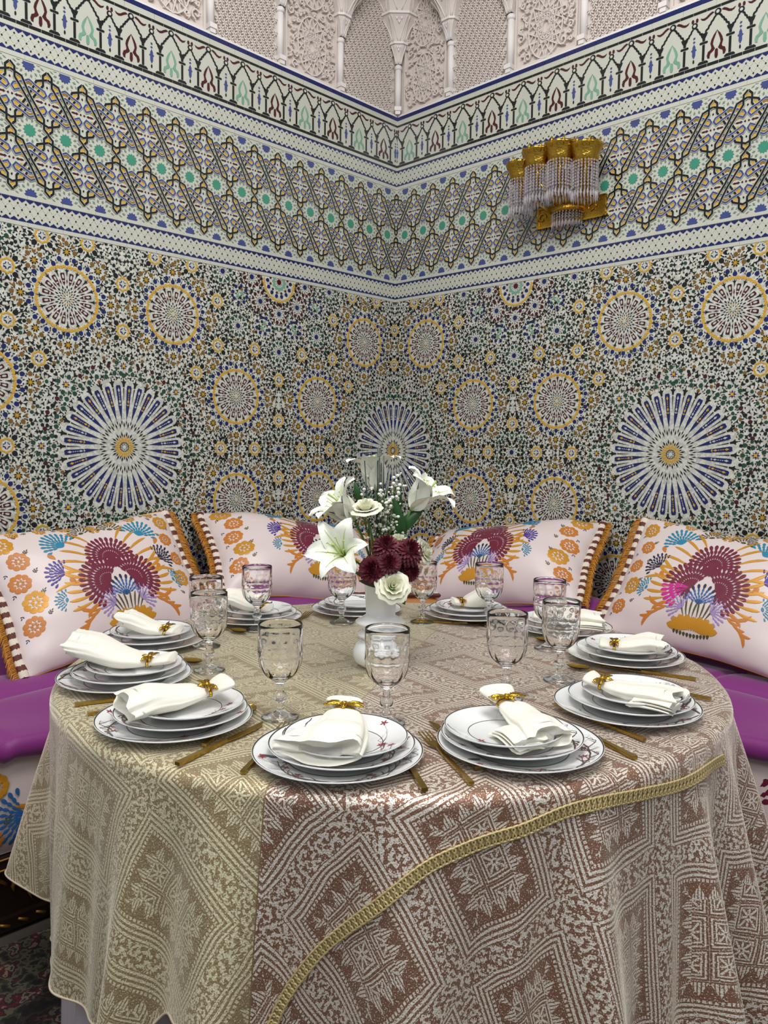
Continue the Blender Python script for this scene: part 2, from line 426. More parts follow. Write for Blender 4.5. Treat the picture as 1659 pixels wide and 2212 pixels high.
    for poly, c, h in Fd.p:
        xs = [p[0] for p in poly]; ys = [p[1] for p in poly]
        if max(xs) < .004 or min(xs) > umax or max(ys) > zmax+.010 or min(ys) < zmin: continue
        if min(xs) < .001: poly = [(max(p[0], .001), p[1]) for p in poly]
        if max(ys) > zmax: poly = [(p[0], min(p[1], zmax)) for p in poly]
        out.append((poly, c, h))
    return out

def strip(pts, wd):
    """polyline to a list of quads (mitred ribbon)"""
    P = [Vector((p[0], p[1])) for p in pts]; L = []; R = []
    for i in range(len(P)):
        if i == 0: t = (P[1]-P[0]).normalized(); n = Vector((-t.y, t.x)); k = 1
        elif i == len(P)-1: t = (P[-1]-P[-2]).normalized(); n = Vector((-t.y, t.x)); k = 1
        else:
            a = (P[i]-P[i-1]).normalized(); b = (P[i+1]-P[i]).normalized(); t = (a+b)
            if t.length < 1e-5: t = b
            t.normalize(); n = Vector((-t.y, t.x)); k = min(1.8, 1/max(.4, n.dot(Vector((-a.y, a.x)))))
        L.append(P[i]+n*wd/2*k); R.append(P[i]-n*wd/2*k)
    return [tuple(p) for p in L]+[tuple(p) for p in R[::-1]]

def lattice_band(z0, z1, umax, per):
    """white plait with dark dots between two rows of blue triangles"""
    out = []; H_ = z1-z0; n = int(umax/per)+1
    for i in range(n):
        u = i*per
        for zz, s in ((z1, -1), (z0, 1)):
            out.append(([(u+.0006, zz), (u+per-.0006, zz), (u+per-.0006, zz+s*.0028), (u+per*.5, zz+s*.0125), (u+.0006, zz+s*.0028)] if 1 else [], 'b', TILE_H, 'blue_triangle_tile'))
        zc = (z0+z1)/2
        for du, dz in ((0, .0195), (.5, 0), (0, -.0195)):
            out.append((place([(-.003, -.0012), (.0008, -.0036), (.003, .0012), (-.0008, .0036)], u+per*du+.0002, zc+dz), 'k', TILE_H, 'dot_tile'))
        for k in (-1, 1):   # plait joints, thin grey lines recessed in the glaze
            for s in (-1, 1):
                out.append((strip([(u+per*.25*k+per*.5-.0035, zc+s*.0098-.0036*s*k), (u+per*.25*k+per*.5+.0035, zc+s*.0098+.0036*s*k)], .0007), 'q', TILE_H*.5, 'joint'))
    return out

def interlace_band(P, zc0, umax):
    out = []; H = .0985; n = int(umax/P)+2; sx = P/.12
    R1 = [(0, .1), (.014, .086), (.014, .054), (.028, .035), (.055, -.005), (.071, -.035), (.084, -.063), (.12, -.076)]
    R1 = [(a, b*.985) for a, b in R1]
    R2 = [(.12-a, -b) for a, b in R1]
    variants = [R1, R2, [(.12-a, b) for a, b in R1], [(.12-a, b) for a, b in R2]]
    LOOP = [(.004, .025), (.0105, .036), (.035, .0455), (.058, .058), (.062, .058), (.085, .0455), (.1095, .036), (.116, .025), (.107, .0135), (.077, .028), (.06, .0355), (.043, .028), (.013, .0135)]
    YL = [[(.016, .066), (.030, .060), (.040, .044), (.032, .043), (.022, .055)], [(.012, .018), (.009, .026), (.028, .040), (.040, .040), (.026, .026)],
          [(.046, .040), (.05, .048), (.06, .053), (.07, .048), (.074, .040), (.06, .046)], [(.027, .012), (.040, .010), (.050, .022), (.042, .023)]]
    for row in (0, 1):
        zc = zc0+.0995*(1 if row == 0 else -1)
        for i in range(-1, n):
            u0 = i*P
            def T(pts, my=1, mx=1): return [(u0+(a if mx > 0 else .12-a)*sx, zc+b*my) for a, b in pts]
            for my in (1, -1):
                for Lq in (1, -1):
                    for q in YL: out.append((T(q, my, Lq), 'y', TILE_H*.9, 'interlace_tile'))
                out.append((T([(-.0085, .084), (0, .0935), (.0085, .084), (.0085, .066), (0, .0755), (-.0085, .066)], my), 'y', TILE_H*.9, 'interlace_tile'))
                out.append((T([(-.003, .052), (.001, .0565), (.0035, .051), (-.001, .047)], my), 'k', TILE_H*.9, 'interlace_tile'))
                lp = T(LOOP, my)
                lp = lp+[lp[0]]
                out.append((lp, 'LOOP', TILE_H*2.1, 'interlace_ribbon'))
            for k_, v in enumerate(variants):
                out.append((T(v), 'RIB', TILE_H*(1.5+.25*k_+(.6 if k_ > 1 else 0)), 'interlace_ribbon'))
            for mx in (1, -1):
                out.append((T([(.014, 0), (.018, .0022), (.0205, .0048), (.023, .0022), (.034, .0030), (.040, 0), (.034, -.003), (.023, -.0022), (.0205, -.0048), (.018, -.0022)], 1, mx), 'r', TILE_H, 'arrow_tile'))
                out.append((T([(.003, 0), (.0055, .0042), (.0105, 0), (.0055, -.0042)], 1, mx), 'r', TILE_H, 'arrow_tile'))
    def rosette(cu, cz, core, clip=None, face=0):
        for (poly, c, nm) in [(star(12, .0215, .0165), core, 'star_tile')]+[(place(dia(.0125, .0078), .0335*cos(a), .0335*sin(a), a), 't', 'star_ray_tile') for a in [2*pi*(k+.5)/12 for k in range(12)]]+[(place(dia(.013, .0042), .0445*cos(a), .0445*sin(a), a+.5), 't', 'star_ray_tile') for a in [2*pi*k/12 for k in range(12)]]:
            q = [(cu+a*sx, cz+b) for a, b in poly]
            if clip is not None:
                if face > 0: q = [(a, min(b, clip)) for a, b in q]
                else: q = [(a, max(b, clip)) for a, b in q]
                if max(b for a, b in q)-min(b for a, b in q) < .002: continue
            out.append((q, c, TILE_H, nm))
    for i in range(-1, n):
        rosette((i+.5)*P, zc0, 'e')
        rosette((i+.5)*P, zc0+.2045, 'l', zc0+.2115, 1)
        rosette((i+.5)*P, zc0-.2045, 'l', zc0-.2105, -1)
    return out

def arcade_band(c0, umax, odd_burg):
    out = []; P = .159; n = int(umax/P)+2
    def add(poly, c, nm='arcade_tile', h=TILE_H): out.append((poly, c, h, nm))
    for i in range(-1, n):
        c = c0+i*P; col = 'r' if ((i % 2 == 1) == odd_burg) else 's'
        # circles
        for cu, cz, r in ((c, 2.754, .0115), (c+P/2, 2.732, .0105)):
            add([(cu+r*cos(a), cz+r*sin(a)) for a in [2*pi*k/14 for k in range(14)]], 'k'); add([(cu+r*.5*cos(a), cz+r*.5*sin(a)) for a in [2*pi*k/10 for k in range(10)]], 'w', 'arcade_tile', TILE_H*1.8)
        # zigzag roofs
        for sg in (-1, 1):
            zig = [(.006, 2.744), (.012, 2.738), (.0155, 2.731), (.0205, 2.728), (.0235, 2.720), (.0285, 2.717), (.031, 2.709), (.038, 2.705), (.040, 2.698)]
            add(strip([(c+sg*a, b) for a, b in zig], .0062), 'k')
            zig = [(.005, 2.722), (.0105, 2.717), (.0125, 2.710), (.018, 2.706), (.020, 2.699), (.029, 2.697)]
            add(strip([(c+P/2+sg*a, b) for a, b in zig], .0058), 'k')
            cu = c+sg*.0455
            add([(cu-.013, 2.697), (cu+.013, 2.697), (cu+.010, 2.688), (cu+.005, 2.680), (cu+.0045, 2.671), (cu-.0045, 2.671), (cu-.005, 2.680), (cu-.010, 2.688)], 'k')
            add([(cu-.0145, 2.6665), (cu-.012, 2.669), (cu+.012, 2.669), (cu+.0145, 2.6665), (cu+.0145, 2.664), (cu+.012, 2.6615), (cu-.012, 2.6615), (cu-.0145, 2.664)], 'k')
            add([(cu-.0043, 2.659), (cu+.0043, 2.659), (cu+.0043, 2.606), (cu-.0043, 2.606)], 'k')
            add([(cu-.018, 2.595), (cu-.018, 2.599), (cu-.012, 2.604), (cu+.012, 2.604), (cu+.018, 2.599), (cu+.018, 2.595)], 'k')
            # palmette horn
            horn = [(.0018, 2.695), (-.010, 2.681), (-.0175, 2.667), (-.0205, 2.655), (-.0165, 2.640), (-.019, 2.634), (-.028, 2.629), (-.0315, 2.617), (-.0285, 2.608), (-.0215, 2.607), (-.0215, 2.614), (-.019, 2.6225), (-.0105, 2.6275), (-.004, 2.6345), (-.0085, 2.643), (-.0120, 2.652), (-.0095, 2.664), (-.0045, 2.677)]
            add([(c+sg*(a-.0012), b) for a, b in horn], col)
            # burgundy scroll with leaf
            sc = [(.0125, 2.7565), (.020, 2.7605), (.030, 2.756), (.040, 2.7485), (.049, 2.7465), (.060, 2.7505), (.055, 2.743), (.046, 2.7395), (.036, 2.7425), (.026, 2.7495), (.019, 2.7530)]
            add([(c+sg*a, b) for a, b in sc], 'r')
            add([(c+sg*(.072+.006*cos(a)*.8), 2.7485+.0075*sin(a)) for a in [2*pi*k/8 for k in range(8)]], 'r')
        add([(c-.005, 2.630), (c, 2.6335), (c+.005, 2.630), (c+.0058, 2.610), (c+.003, 2.6015), (c-.003, 2.6015), (c-.0058, 2.610)], col)
        d = c+P/2
        add([(d, 2.671), (d+.005, 2.662), (d+.0055, 2.654), (d+.0092, 2.6515), (d+.0092, 2.649), (d+.0055, 2.647), (d+.0055, 2.632), (d, 2.622), (d-.0055, 2.632), (d-.0055, 2.647), (d-.0092, 2.649), (d-.0092, 2.6515), (d-.0055, 2.654), (d-.005, 2.662)], 'l')
        add(place(dia(.0095, .0085), d, 2.678), 'l'); add(place(dia(.0095, .0085), d, 2.6905, .5), 'l')
        add([(d+.0032*cos(a), 2.6125+.0068*sin(a)) for a in [2*pi*k/8 for k in range(8)]], 'k')
    u = .001
    while u < umax:
        add([(u, 2.582), (u+.0385, 2.582), (u+.0385, 2.5925), (u, 2.5925)], 'k', 'border_tile'); u += .040
    u = .001
    while u < umax:
        add([(u, 2.768), (u+.0460, 2.768), (u+.0460, 2.7755), (u, 2.7755)], 'k', 'border_tile'); u += .0475
    u = .001
    while u < umax:
        add([(u, 2.7975), (u+.0440, 2.7975), (u+.0440, 2.8125), (u, 2.8125)], 'b', 'border_tile', TILE_H*2.4); u += .0455
    return out

MOSAIC = white_mosaic()
def build_wall(side):
    F = FW(side); nm = 'wall_left' if side == 'L' else 'wall_right'
    UM = 2.75; mb = MB()
    grout = TC['q']
    # slab: one box on the far side of the glazed face, stucco part above set back a little
    def slab(u0, u1, z0, z1, h0, h1, m_): 
        vs = [F(u, z, h) for u in (u0, u1) for z in (z0, z1) for h in (h0, h1)]
        fs = [(0, 1, 3, 2), (4, 6, 7, 5), (0, 4, 5, 1), (2, 3, 7, 6), (0, 2, 6, 4), (1, 5, 7, 3)]
        if side == 'R': fs = [f[::-1] for f in fs]
        mb.add(vs, fs, m_)
    slab(-.1 if side == 'L' else -.001, UM, 1.953, 2.8135, -.10, 0, TC['w'])
    slab(-.1 if side == 'L' else -.001, UM, 0, 1.953, -.10, 0, MOSAIC)
    slab(-.1 if side == 'L' else -.001, UM, 2.8135, 3.9, -.10, -.022, mat('stucco', '#cfc4bd', .85, var=.05, vscale=12, bump=.25, bscale=90))
    wall = mb.build(nm); tag(wall, 'tiled wall of multicoloured mosaic with carved plaster above, ' + ('left' if side == 'L' else 'right') + ' of the corner', kind='structure')
    P = .1189 if side == 'L' else .1161
    pieces = [(p, c, h, 'zellij_tile') for p, c, h in zellij_field(2.1, .55, 1.953)]
    pieces += lattice_band(1.9685, 2.0405, 2.3, .0256)+lattice_band(2.4955, 2.5668, 2.3, .0256)
    pieces += interlace_band(P, 2.2630, 2.3)
    pieces += arcade_band(.092 if side == 'L' else .080, 2.3, side == 'R')
    for z0, z1 in ((1.9545, 1.9670), (2.0420, 2.0530), (2.4795, 2.4940), (2.5680, 2.5810), (2.7765, 2.7965)):
        u = .001; k = 0
        while u < 2.3:
            L = .1145; pieces.append(([(u, z0), (u+L, z0), (u+L, z1), (u, z1)], 'w', TILE_H*1.2, 'white_strip_tile')); u += L+.0012
    groups = {}
    for poly, c, h, name in pieces:
        if c != 'RIB' and c != 'LOOP':
            xs = [p[0] for p in poly]
            if max(xs) < .002 or min(xs) > 2.35: continue
            if min(xs) < .0005: poly = [(max(.0005, p[0]), p[1]) for p in poly]
            if max(p[0] for p in poly)-min(p[0] for p in poly) < .0006: continue
        elif max(p[0] for p in poly) < .004: continue
        groups.setdefault(name, []).append((poly, c, h))
    def emit(mb, poly, c, h):
        if c in ('RIB', 'LOOP'):
            if min(p[0] for p in poly) < 0:
                q = []
                for a, b in zip(poly, poly[1:]):
                    if a[0] >= 0: q.append(a)
                    if (a[0] < 0) != (b[0] < 0):
                        t = a[0]/(a[0]-b[0]); q.append((.001, a[1]+t*(b[1]-a[1])))
                if poly[-1][0] >= 0: q.append(poly[-1])
                poly = q
                if len(poly) < 2: return
            wd = .0072 if c == 'RIB' else .0056
            for i in range(len(poly)-1):
                seg = [poly[i], poly[i+1]]
            mb.prism(strip(poly, wd+.0030), F, 0, h, TC['w']); mb.prism(strip(poly, wd), F, 0, h+.0004, TC['k' if c == 'RIB' else 'l'])
        else: mb.prism(poly, F, 0, h, TC[c])
    for name, L in groups.items():
        def key(it):
            poly = it[0]; cx = sum(p[0] for p in poly)/len(poly); cy = sum(p[1] for p in poly)/len(poly)
            q = pxsize(F(cx, cy))
            if q is None or not (-5 < q[0] < 1664 and -5 < q[1] < 1180): return 0
            n = len(poly); ar = abs(sum(poly[i][0]*poly[(i+1) % n][1]-poly[(i+1) % n][0]*poly[i][1] for i in range(n)))
            if it[1] in ('RIB', 'LOOP'): ar = .002
            return ar/q[2]**2
        L = sorted(L, key=key, reverse=True)
        lim = {'zellij_tile': 300, 'joint': 0, 'dot_tile': 0, 'arrow_tile': 100, 'interlace_tile': 200, 'interlace_ribbon': 200, 'arcade_tile': 300, 'star_ray_tile': 200}.get(name, 300)
        for it in L[:lim]:
            if key(it) <= 0: lim_reached = True
            m2 = MB(); emit(m2, *it)
            if m2.v: m2.build(name, wall)
        if len(L) > lim:
            m2 = MB()
            for it in L[lim:]: emit(m2, *it)
            o = m2.build(name+'_field' if name != 'joint' else 'glaze_joint', wall); o['kind'] = 'stuff'
    return wall
WL = build_wall('L'); WR = build_wall('R')
# ---------------------------------------------------------------- carved plaster above the tiles
PL = mat('plaster', '#d5cbc4', .8, var=.04, vscale=20, bump=.15, bscale=150)
PLW = mat('smooth_plaster', '#e0dad6', .7)
def ribb(mb, pts, wd, F, h0, h1, m_):
    mb.prism(strip(pts, wd), F, h0, h1, m_)
def arabesque(mb, F, u0, u1, z0, z1, m_):
    """star strapwork medallion with scrolls"""
    h0, h1 = -.022, -.010; uc = (u0+u1)/2; wdt = (u1-u0)/2-.012
    ribb(mb, [(u0+.012, z0+.004), (u0+.012, z1)], .006, F, h0, h1, m_); ribb(mb, [(u1-.012, z0+.004), (u1-.012, z1)], .006, F, h0, h1, m_)
    ribb(mb, [(u0+.014, z0+.006), (u1-.014, z0+.006)], .006, F, h0, h1, m_)
    k = 0; z = z0+.13
    while z < z1+.1:
        R = wdt*.66
        for n_, r0, r1 in ((8, R*1.18, R*.60), (8, R*.60, R*.40)):
            for a0 in (0, pi/8):
                P = [(uc+r0*.8*cos(a0+2*pi*j*3/8), z+r0*1.15*sin(a0+2*pi*j*3/8)) for j in range(9)]
                for a, b in zip(P, P[1:]): ribb(mb, [a, b], .0042, F, h0, h1-(.002 if a0 else 0), m_)
        P = [(uc+R*.85*cos(2*pi*j/20), z+R*1.3*sin(2*pi*j/20)) for j in range(21)]
        ribb(mb, P, .005, F, h0, h1+.001, m_)
        for j in range(4):      # pierced nests
            a = pi/4+j*pi/2
            for q in range(-1, 2):
                for s_ in range(-1, 2): mb.prism(place(dia(.007, .009), uc+R*.52*cos(a)+q*.008, z+R*.8*sin(a)+s_*.009), F, h0, h1-.004, m_)
        z += R*2.75+.02; k += 1
    # scrolls
    rr = random.Random(int(u0*100)); z = z0+.028
    taken = []
    for _ in range(3000):
        cu, cz, r = rr.uniform(u0+.03, u1-.03), rr.uniform(z0+.03, z1), rr.choice((.022, .018, .014, .010, .008))
        zz = (cz-(z0+.13)) % (wdt*.66*2.75+.02); 
        if zz > (wdt*.66*2.75+.02)/2: zz -= wdt*.66*2.75+.02
        if ((cu-uc)/(wdt*.66*.85))**2+(zz/(wdt*.66*1.3))**2 < 1.25: continue
        if any(hypot(cu-a, cz-b) < r+c+.002 for a, b, c in taken): continue
        if not u0+.018+r < cu < u1-.018-r: continue
        taken.append((cu, cz, r)); s_ = rr.choice((-1, 1)); a0 = rr.uniform(0, 6.28)
        P = [(cu+r*(1-j/17)*cos(a0+s_*j*.55), cz+r*(1-j/17)*sin(a0+s_*j*.55)) for j in range(15)]
        ribb(mb, P, .0055, F, h0, h1+.001, m_)
        for j in (1, 4, 7):
            mb.prism(place([(-.008, 0), (0, .0035), (.010, 0), (0, -.0035)], P[j][0], P[j][1], a0+s_*j*.55+.9), F, h0, h1+.002, m_)
def lacework(mb, F, u0, u1, z0, z1, m_):
    """all-over net of small stars"""
    h0, h1 = -.022, -.012; p = .030; i = 0; z = z0+.01
    while z < z1:
        u = u0+.014+(p/2 if i % 2 else 0)
        while u < u1-.008:
            for j in range(6):
                a = j*pi/3+.26
                mb.prism(place([(-.0052, -.0016), (0, -.0032), (.0052, -.0016), (.0052, .0016), (0, .0032), (-.0052, .0016)], u+.0088*cos(a), z+.0088*sin(a), a), F, h0, h1, m_)
            mb.prism(place(star(6, .0042, .002), u, z), F, h0, h1-.003, m_)
            for j in range(3):
                a = j*2*pi/3+.8; mb.prism(place(dia(.008, .0045), u+.0165*cos(a), z+.0165*sin(a), a+pi/2), F, h0, h1+.001, m_)
            u += p
        z += p*.866; i += 1

def muqarnas(side_F, u, z, s, corner=False):
    """stepped bracket capital; tiers of flared niches"""
    mb = MB()
    def ring_at(zz, hw, dp):  # semi octagon section
        pts = [(-hw, -.024), (-hw, dp*.45), (-hw*.5, dp), (hw*.5, dp), (hw, dp*.45), (hw, -.024)]
        return [side_F(u+a, zz, b) for a, b in pts]
    def tier(z0, z1, hw0, dp0, hw1, dp1, lip=.006):
        n = 6; rows = []
        for j in range(n+1):
            t = j/n; k = t*t*.55+t*.45
            rows.append(ring_at(z0+(z1-z0)*t, hw0+(hw1-hw0)*k, dp0+(dp1-dp0)*k))
        mb.grid(rows, PL, False)
        a, b = ring_at(z1, hw1+lip, dp1+lip), ring_at(z1+.010, hw1+lip, dp1+lip)
        mb.grid([ring_at(z1, hw1, dp1), a, b, ring_at(z1+.010, 0.001, -.02)], PLW, False)
        # incised arches on the three faces
        for c0 in (-.5, 0, .5):
            for sg in (-1, 1):
                pts = []
                for j in range(7):
                    t = j/6; k = t*t*.55+t*.45; hw = hw0+(hw1-hw0)*k; dp = dp0+(dp1-dp0)*k
                    if c0 == 0: pts.append(side_F(u+sg*hw*(.12+.30*sin(t*pi*.5)), z0+(z1-z0)*(t*.9+.02), dp+.0015))
                    else:
                        q = .5+sg*(.12+.25*sin(t*pi*.5))
                        ax, ay = (hw*c0, dp), (hw*c0*2, dp*.45)
                        pts.append(side_F(u+ax[0]+(ay[0]-ax[0])*q, z0+(z1-z0)*(t*.9+.02), ax[1]+(ay[1]-ax[1])*q+.0015))
                mb.tube(pts, .0022*s, PLW, 4)
        for c0, zz in ((0, .72), (-.14, .86), (.14, .86)):
            hw = hw0+(hw1-hw0)*zz; dp = dp0+(dp1-dp0)*zz*.9
            mb.prism(place(star(3, .007*s, .003*s, -pi/2), u+hw*c0, z0+(z1-z0)*zz), side_F, dp-.002, dp+.004, PLW)
    tier(z, z+.066*s, .013*s, .002, .031*s, .022*s)
    tier(z+.076*s, z+.16*s, .032*s, .022*s, .072*s, .060*s)
    tier(z+.17*s, z+.27*s, .074*s, .062*s, .125*s, .12*s)
    # side hanging pendants of the upper tier
    for sg in (-1, 1):
        for (du, zz, hh, ww) in ((.075, .145, .06, .014), (.115, .23, .06, .018)):
            rows = []
            for j in range(4):
                t = j/3; q = ww*s*(.45+.75*t); uu = u+sg*du*s; z_ = z+(zz+hh*t)*s; d = (.012+.055*(zz/.2)*t)*s
                rows.append([side_F(uu-q, z_, -.022), side_F(uu-q, z_, d*.7), side_F(uu, z_, d), side_F(uu+q, z_, d*.7), side_F(uu+q, z_, -.022)])
            mb.grid(rows, PL, False); mb.add([rows[0][i] for i in range(5)], [(0, 1, 2, 3, 4)], PLW)
    return mb
def colonette(F, u, top, corner=False):
    mb = MB(); z0 = 2.824; r = .0155
    def O(a, z, rr): return F(u+rr*cos(a), z, -.018+rr*sin(a)*1.1)
    def col(z_a, z_b, ra, rb, m_=PLW):
        n = 10; mb.add([O(2*pi*j/n, z_a, ra) for j in range(n)]+[O(2*pi*j/n, z_b, rb) for j in range(n)], [(j, (j+1) % n, n+(j+1) % n, n+j) for j in range(n)]+[tuple(range(n))[::-1], tuple(range(n, 2*n))], m_, True)
    for z_a, z_b, hw, d in ((z0, z0+.016, .012, .002), (z0+.016, z0+.034, .016, .006)):
        vs = [F(u+a, z, b) for z in (z_a, z_b) for a, b in ((-hw, -.024), (-hw, d), (hw, d), (hw, -.024))]
        mb.add(vs, [(0, 1, 2, 3), (7, 6, 5, 4), (0, 4, 5, 1), (1, 5, 6, 2), (2, 6, 7, 3), (3, 7, 4, 0)], PLW)
    col(z0+.034, top-.022, r, r); col(top-.022, top-.006, r*1.22, r*1.22); col(top-.006, top, r*1.1, r)
    mb.prism(star(8, .006, .003), lambda x, y, h: F(u+x, top-.014+y, h), -.004, .0, PL)
    return mb
for side, us in (('L', [0, .354, .690, 1.025, 1.36, 1.70]), ('R', [0, .310, .634, .980, 1.31, 1.65])):
    F = FW(side); wall = WL if side == 'L' else WR
    for i, (a, b) in enumerate(zip(us, us[1:])):
        mb = MB(); z1 = 3.50 if i == 0 else 3.35
        k = (i % 2 == 1) if side == 'L' else (i % 2 == 0)
        (arabesque if k else lacework)(mb, F, a+(.018 if i else .02), b-.018, 2.826, z1, PL)
        o = mb.build('carved_panel', wall); o['kind'] = 'stuff'
    zz = 2.822
    mb = MB(); mb.add([F(u, z, h) for u in (.0, 1.72) for z in (2.8135, 2.824) for h in (-.022, -.002)], [(0, 1, 3, 2), (4, 6, 7, 5), (0, 4, 5, 1), (2, 3, 7, 6), (0, 2, 6, 4), (1, 5, 7, 3)], PLW); mb.build('plaster_ledge', wall)
    for i, u in enumerate(us[1:]):
        top = 3.052 if side == 'L' else 3.062
        colonette(F, u, top).build('colonette', wall)
        muqarnas(F, u, top, 1.15).build('muqarnas_capital', wall)
# corner colonette stands across the two walls
ND = (NL+NR).normalized(); TD = Vector((ND.y, -ND.x, 0))
if TD.x < 0: TD = -TD
def FC(u, z, h=0.): return Vector((KX, KY, 0))+TD*u+ND*(h+.016)+Vector((0, 0, z))
colonette(FC, 0, 3.05).build('colonette', WL)
muqarnas(FC, 0, 3.05, 1.2).build('muqarnas_capital', WL)
# ---------------------------------------------------------------- floor with rug
mb = MB(); mb.box((0, -.4, -.05), (7, 6, .1), mat('floor_stone', '#4b443e', .5, var=.2, vscale=4)); fl = mb.build('floor'); tag(fl, 'dark floor under the rug', kind='structure')
def rug_mat():
    m = bpy.data.materials.new('rug_wool'); m.use_nodes = True; nt = m.node_tree; b = nt.nodes['Principled BSDF']; b.inputs['Roughness'].default_value = .95
    tc = nt.nodes.new('ShaderNodeTexCoord')
    mp = nt.nodes.new('ShaderNodeMapping'); mp.inputs['Rotation'].default_value = (0, 0, .78); nt.links.new(tc.outputs['Object'], mp.inputs[0])
    ns = nt.nodes.new('ShaderNodeTexNoise'); ns.inputs['Scale'].default_value = 26; ns.inputs['Detail'].default_value = 4; nt.links.new(mp.outputs[0], ns.inputs['Vector'])
    r = nt.nodes.new('ShaderNodeValToRGB'); e = r.color_ramp; e.interpolation = 'CONSTANT'
    cols = [(0, '#14120f'), (.40, '#2b2a20'), (.46, '#4f4a38'), (.52, '#17161a'), (.56, '#4a1017'), (.61, '#6a6350'), (.66, '#20241e')]
    e.elements[0].color = lin(cols[0][1]); e.elements[1].position = cols[1][0]; e.elements[1].color = lin(cols[1][1])
    for p_, c_ in cols[2:]: x = e.elements.new(p_); x.color = lin(c_)
    nt.links.new(ns.outputs['Fac'], r.inputs[0])
    wv = nt.nodes.new('ShaderNodeTexWave'); wv.inputs['Scale'].default_value = 1.4; wv.inputs['Distortion'].default_value = .6; wv.inputs['Detail Scale'].default_value = 6; nt.links.new(mp.outputs[0], wv.inputs['Vector'])
    r3 = nt.nodes.new('ShaderNodeValToRGB'); r3.color_ramp.interpolation = 'CONSTANT'; r3.color_ramp.elements[1].position = .86; r3.color_ramp.elements[1].color = lin('#4e1319'); r3.color_ramp.elements[0].color = (1, 1, 1, 1)
    nt.links.new(wv.outputs['Fac'], r3.inputs[0])
    mx = nt.nodes.new('ShaderNodeMix'); mx.data_type = 'RGBA'; mx.blend_type = 'MULTIPLY'; mx.inputs[0].default_value = .8
    nt.links.new(r.outputs[0], mx.inputs[6]); nt.links.new(r3.outputs[0], mx.inputs[7]); nt.links.new(mx.outputs[2], b.inputs['Base Color'])
    bp = nt.nodes.new('ShaderNodeBump'); bp.inputs['Strength'].default_value = .5; bp.inputs['Distance'].default_value = .004; nt.links.new(ns.outputs['Fac'], bp.inputs['Height']); nt.links.new(bp.outputs[0], b.inputs['Normal'])
    return m
mb = MB(); mb.box((0, 0, .006), (2.55, 2.55, .012), rug_mat()); rug = mb.build('rug'); rug.location = (.04, -.80, 0); rug.rotation_euler = (0, 0, radians(44.4))
tag(rug, 'dark patterned wool rug with red stripes on the floor under the table', 'rug')

# ---------------------------------------------------------------- corner benches
DEP = .69
def bench_u0(side): return .02 if side == 'L' else .72
wood = mat('dark_carved_wood', '#1c0f0a', .35, var=.3, vscale=30); gilt = mat('gilt_carving', '#8a6420', .4, .6)
def motif_side(): pass
def bench(side):
    F = FW(side); u0, u1 = bench_u0(side), 2.7
    nm = 'left' if side == 'L' else 'right'
    t = empty('bench_base'); tag(t, 'dark wooden bench base with gilt carved arches along the %s wall' % nm, 'bench')
    def bx(mb, ua, ub, za, zb, ha, hb, m_):
        vs = [F(u, z, h) for u in (ua, ub) for z in (za, zb) for h in (ha, hb)]
        fs = [(0, 1, 3, 2), (4, 6, 7, 5), (0, 4, 5, 1), (2, 3, 7, 6), (0, 2, 6, 4), (1, 5, 7, 3)]
        mb.add(vs, fs if side == 'L' else [f[::-1] for f in fs], m_)
    mb = MB(); bx(mb, u0, u1, .012, .205, .012, DEP-.03, wood); bx(mb, u0, u1, .175, .21, .012, DEP-.008, wood); bx(mb, u0, u1, .012, .045, .012, DEP-.012, wood); mb.build('frame', t)
    mb = MB(); u = u0+.1
    while u < u1:
        P = [F(u+.05*cos(a)*(1+.25*cos(2*a)), .115+.045*sin(a), DEP-.028) for a in [pi*j/10-.25 for j in range(11)]]
        mb.tube(P, [.004+.005*abs(sin(j*pi/10)) for j in range(11)], gilt, 6)
        for sg in (-1, 1): mb.tube([F(u+sg*.012, .06, DEP-.028), F(u+sg*.022, .085, DEP-.028), F(u+sg*.012, .11, DEP-.028), F(u+sg*.028, .13, DEP-.028)], [.002, .004, .004, .002], gilt, 5)
        for q in (-.045, 0, .045): mb.tube([F(u+q-.012, .024, DEP-.011), F(u+q+.012, .036, DEP-.011)], [.0045, .0035], gilt, 5)
        u += .135
    for z in (.178, .205): mb.tube([F(u0, z, DEP-.007), F(u1, z, DEP-.007)], .003, gilt, 5)
    mb.build('gilt_ornament', t)
    return t
bench('L'); bench('R')

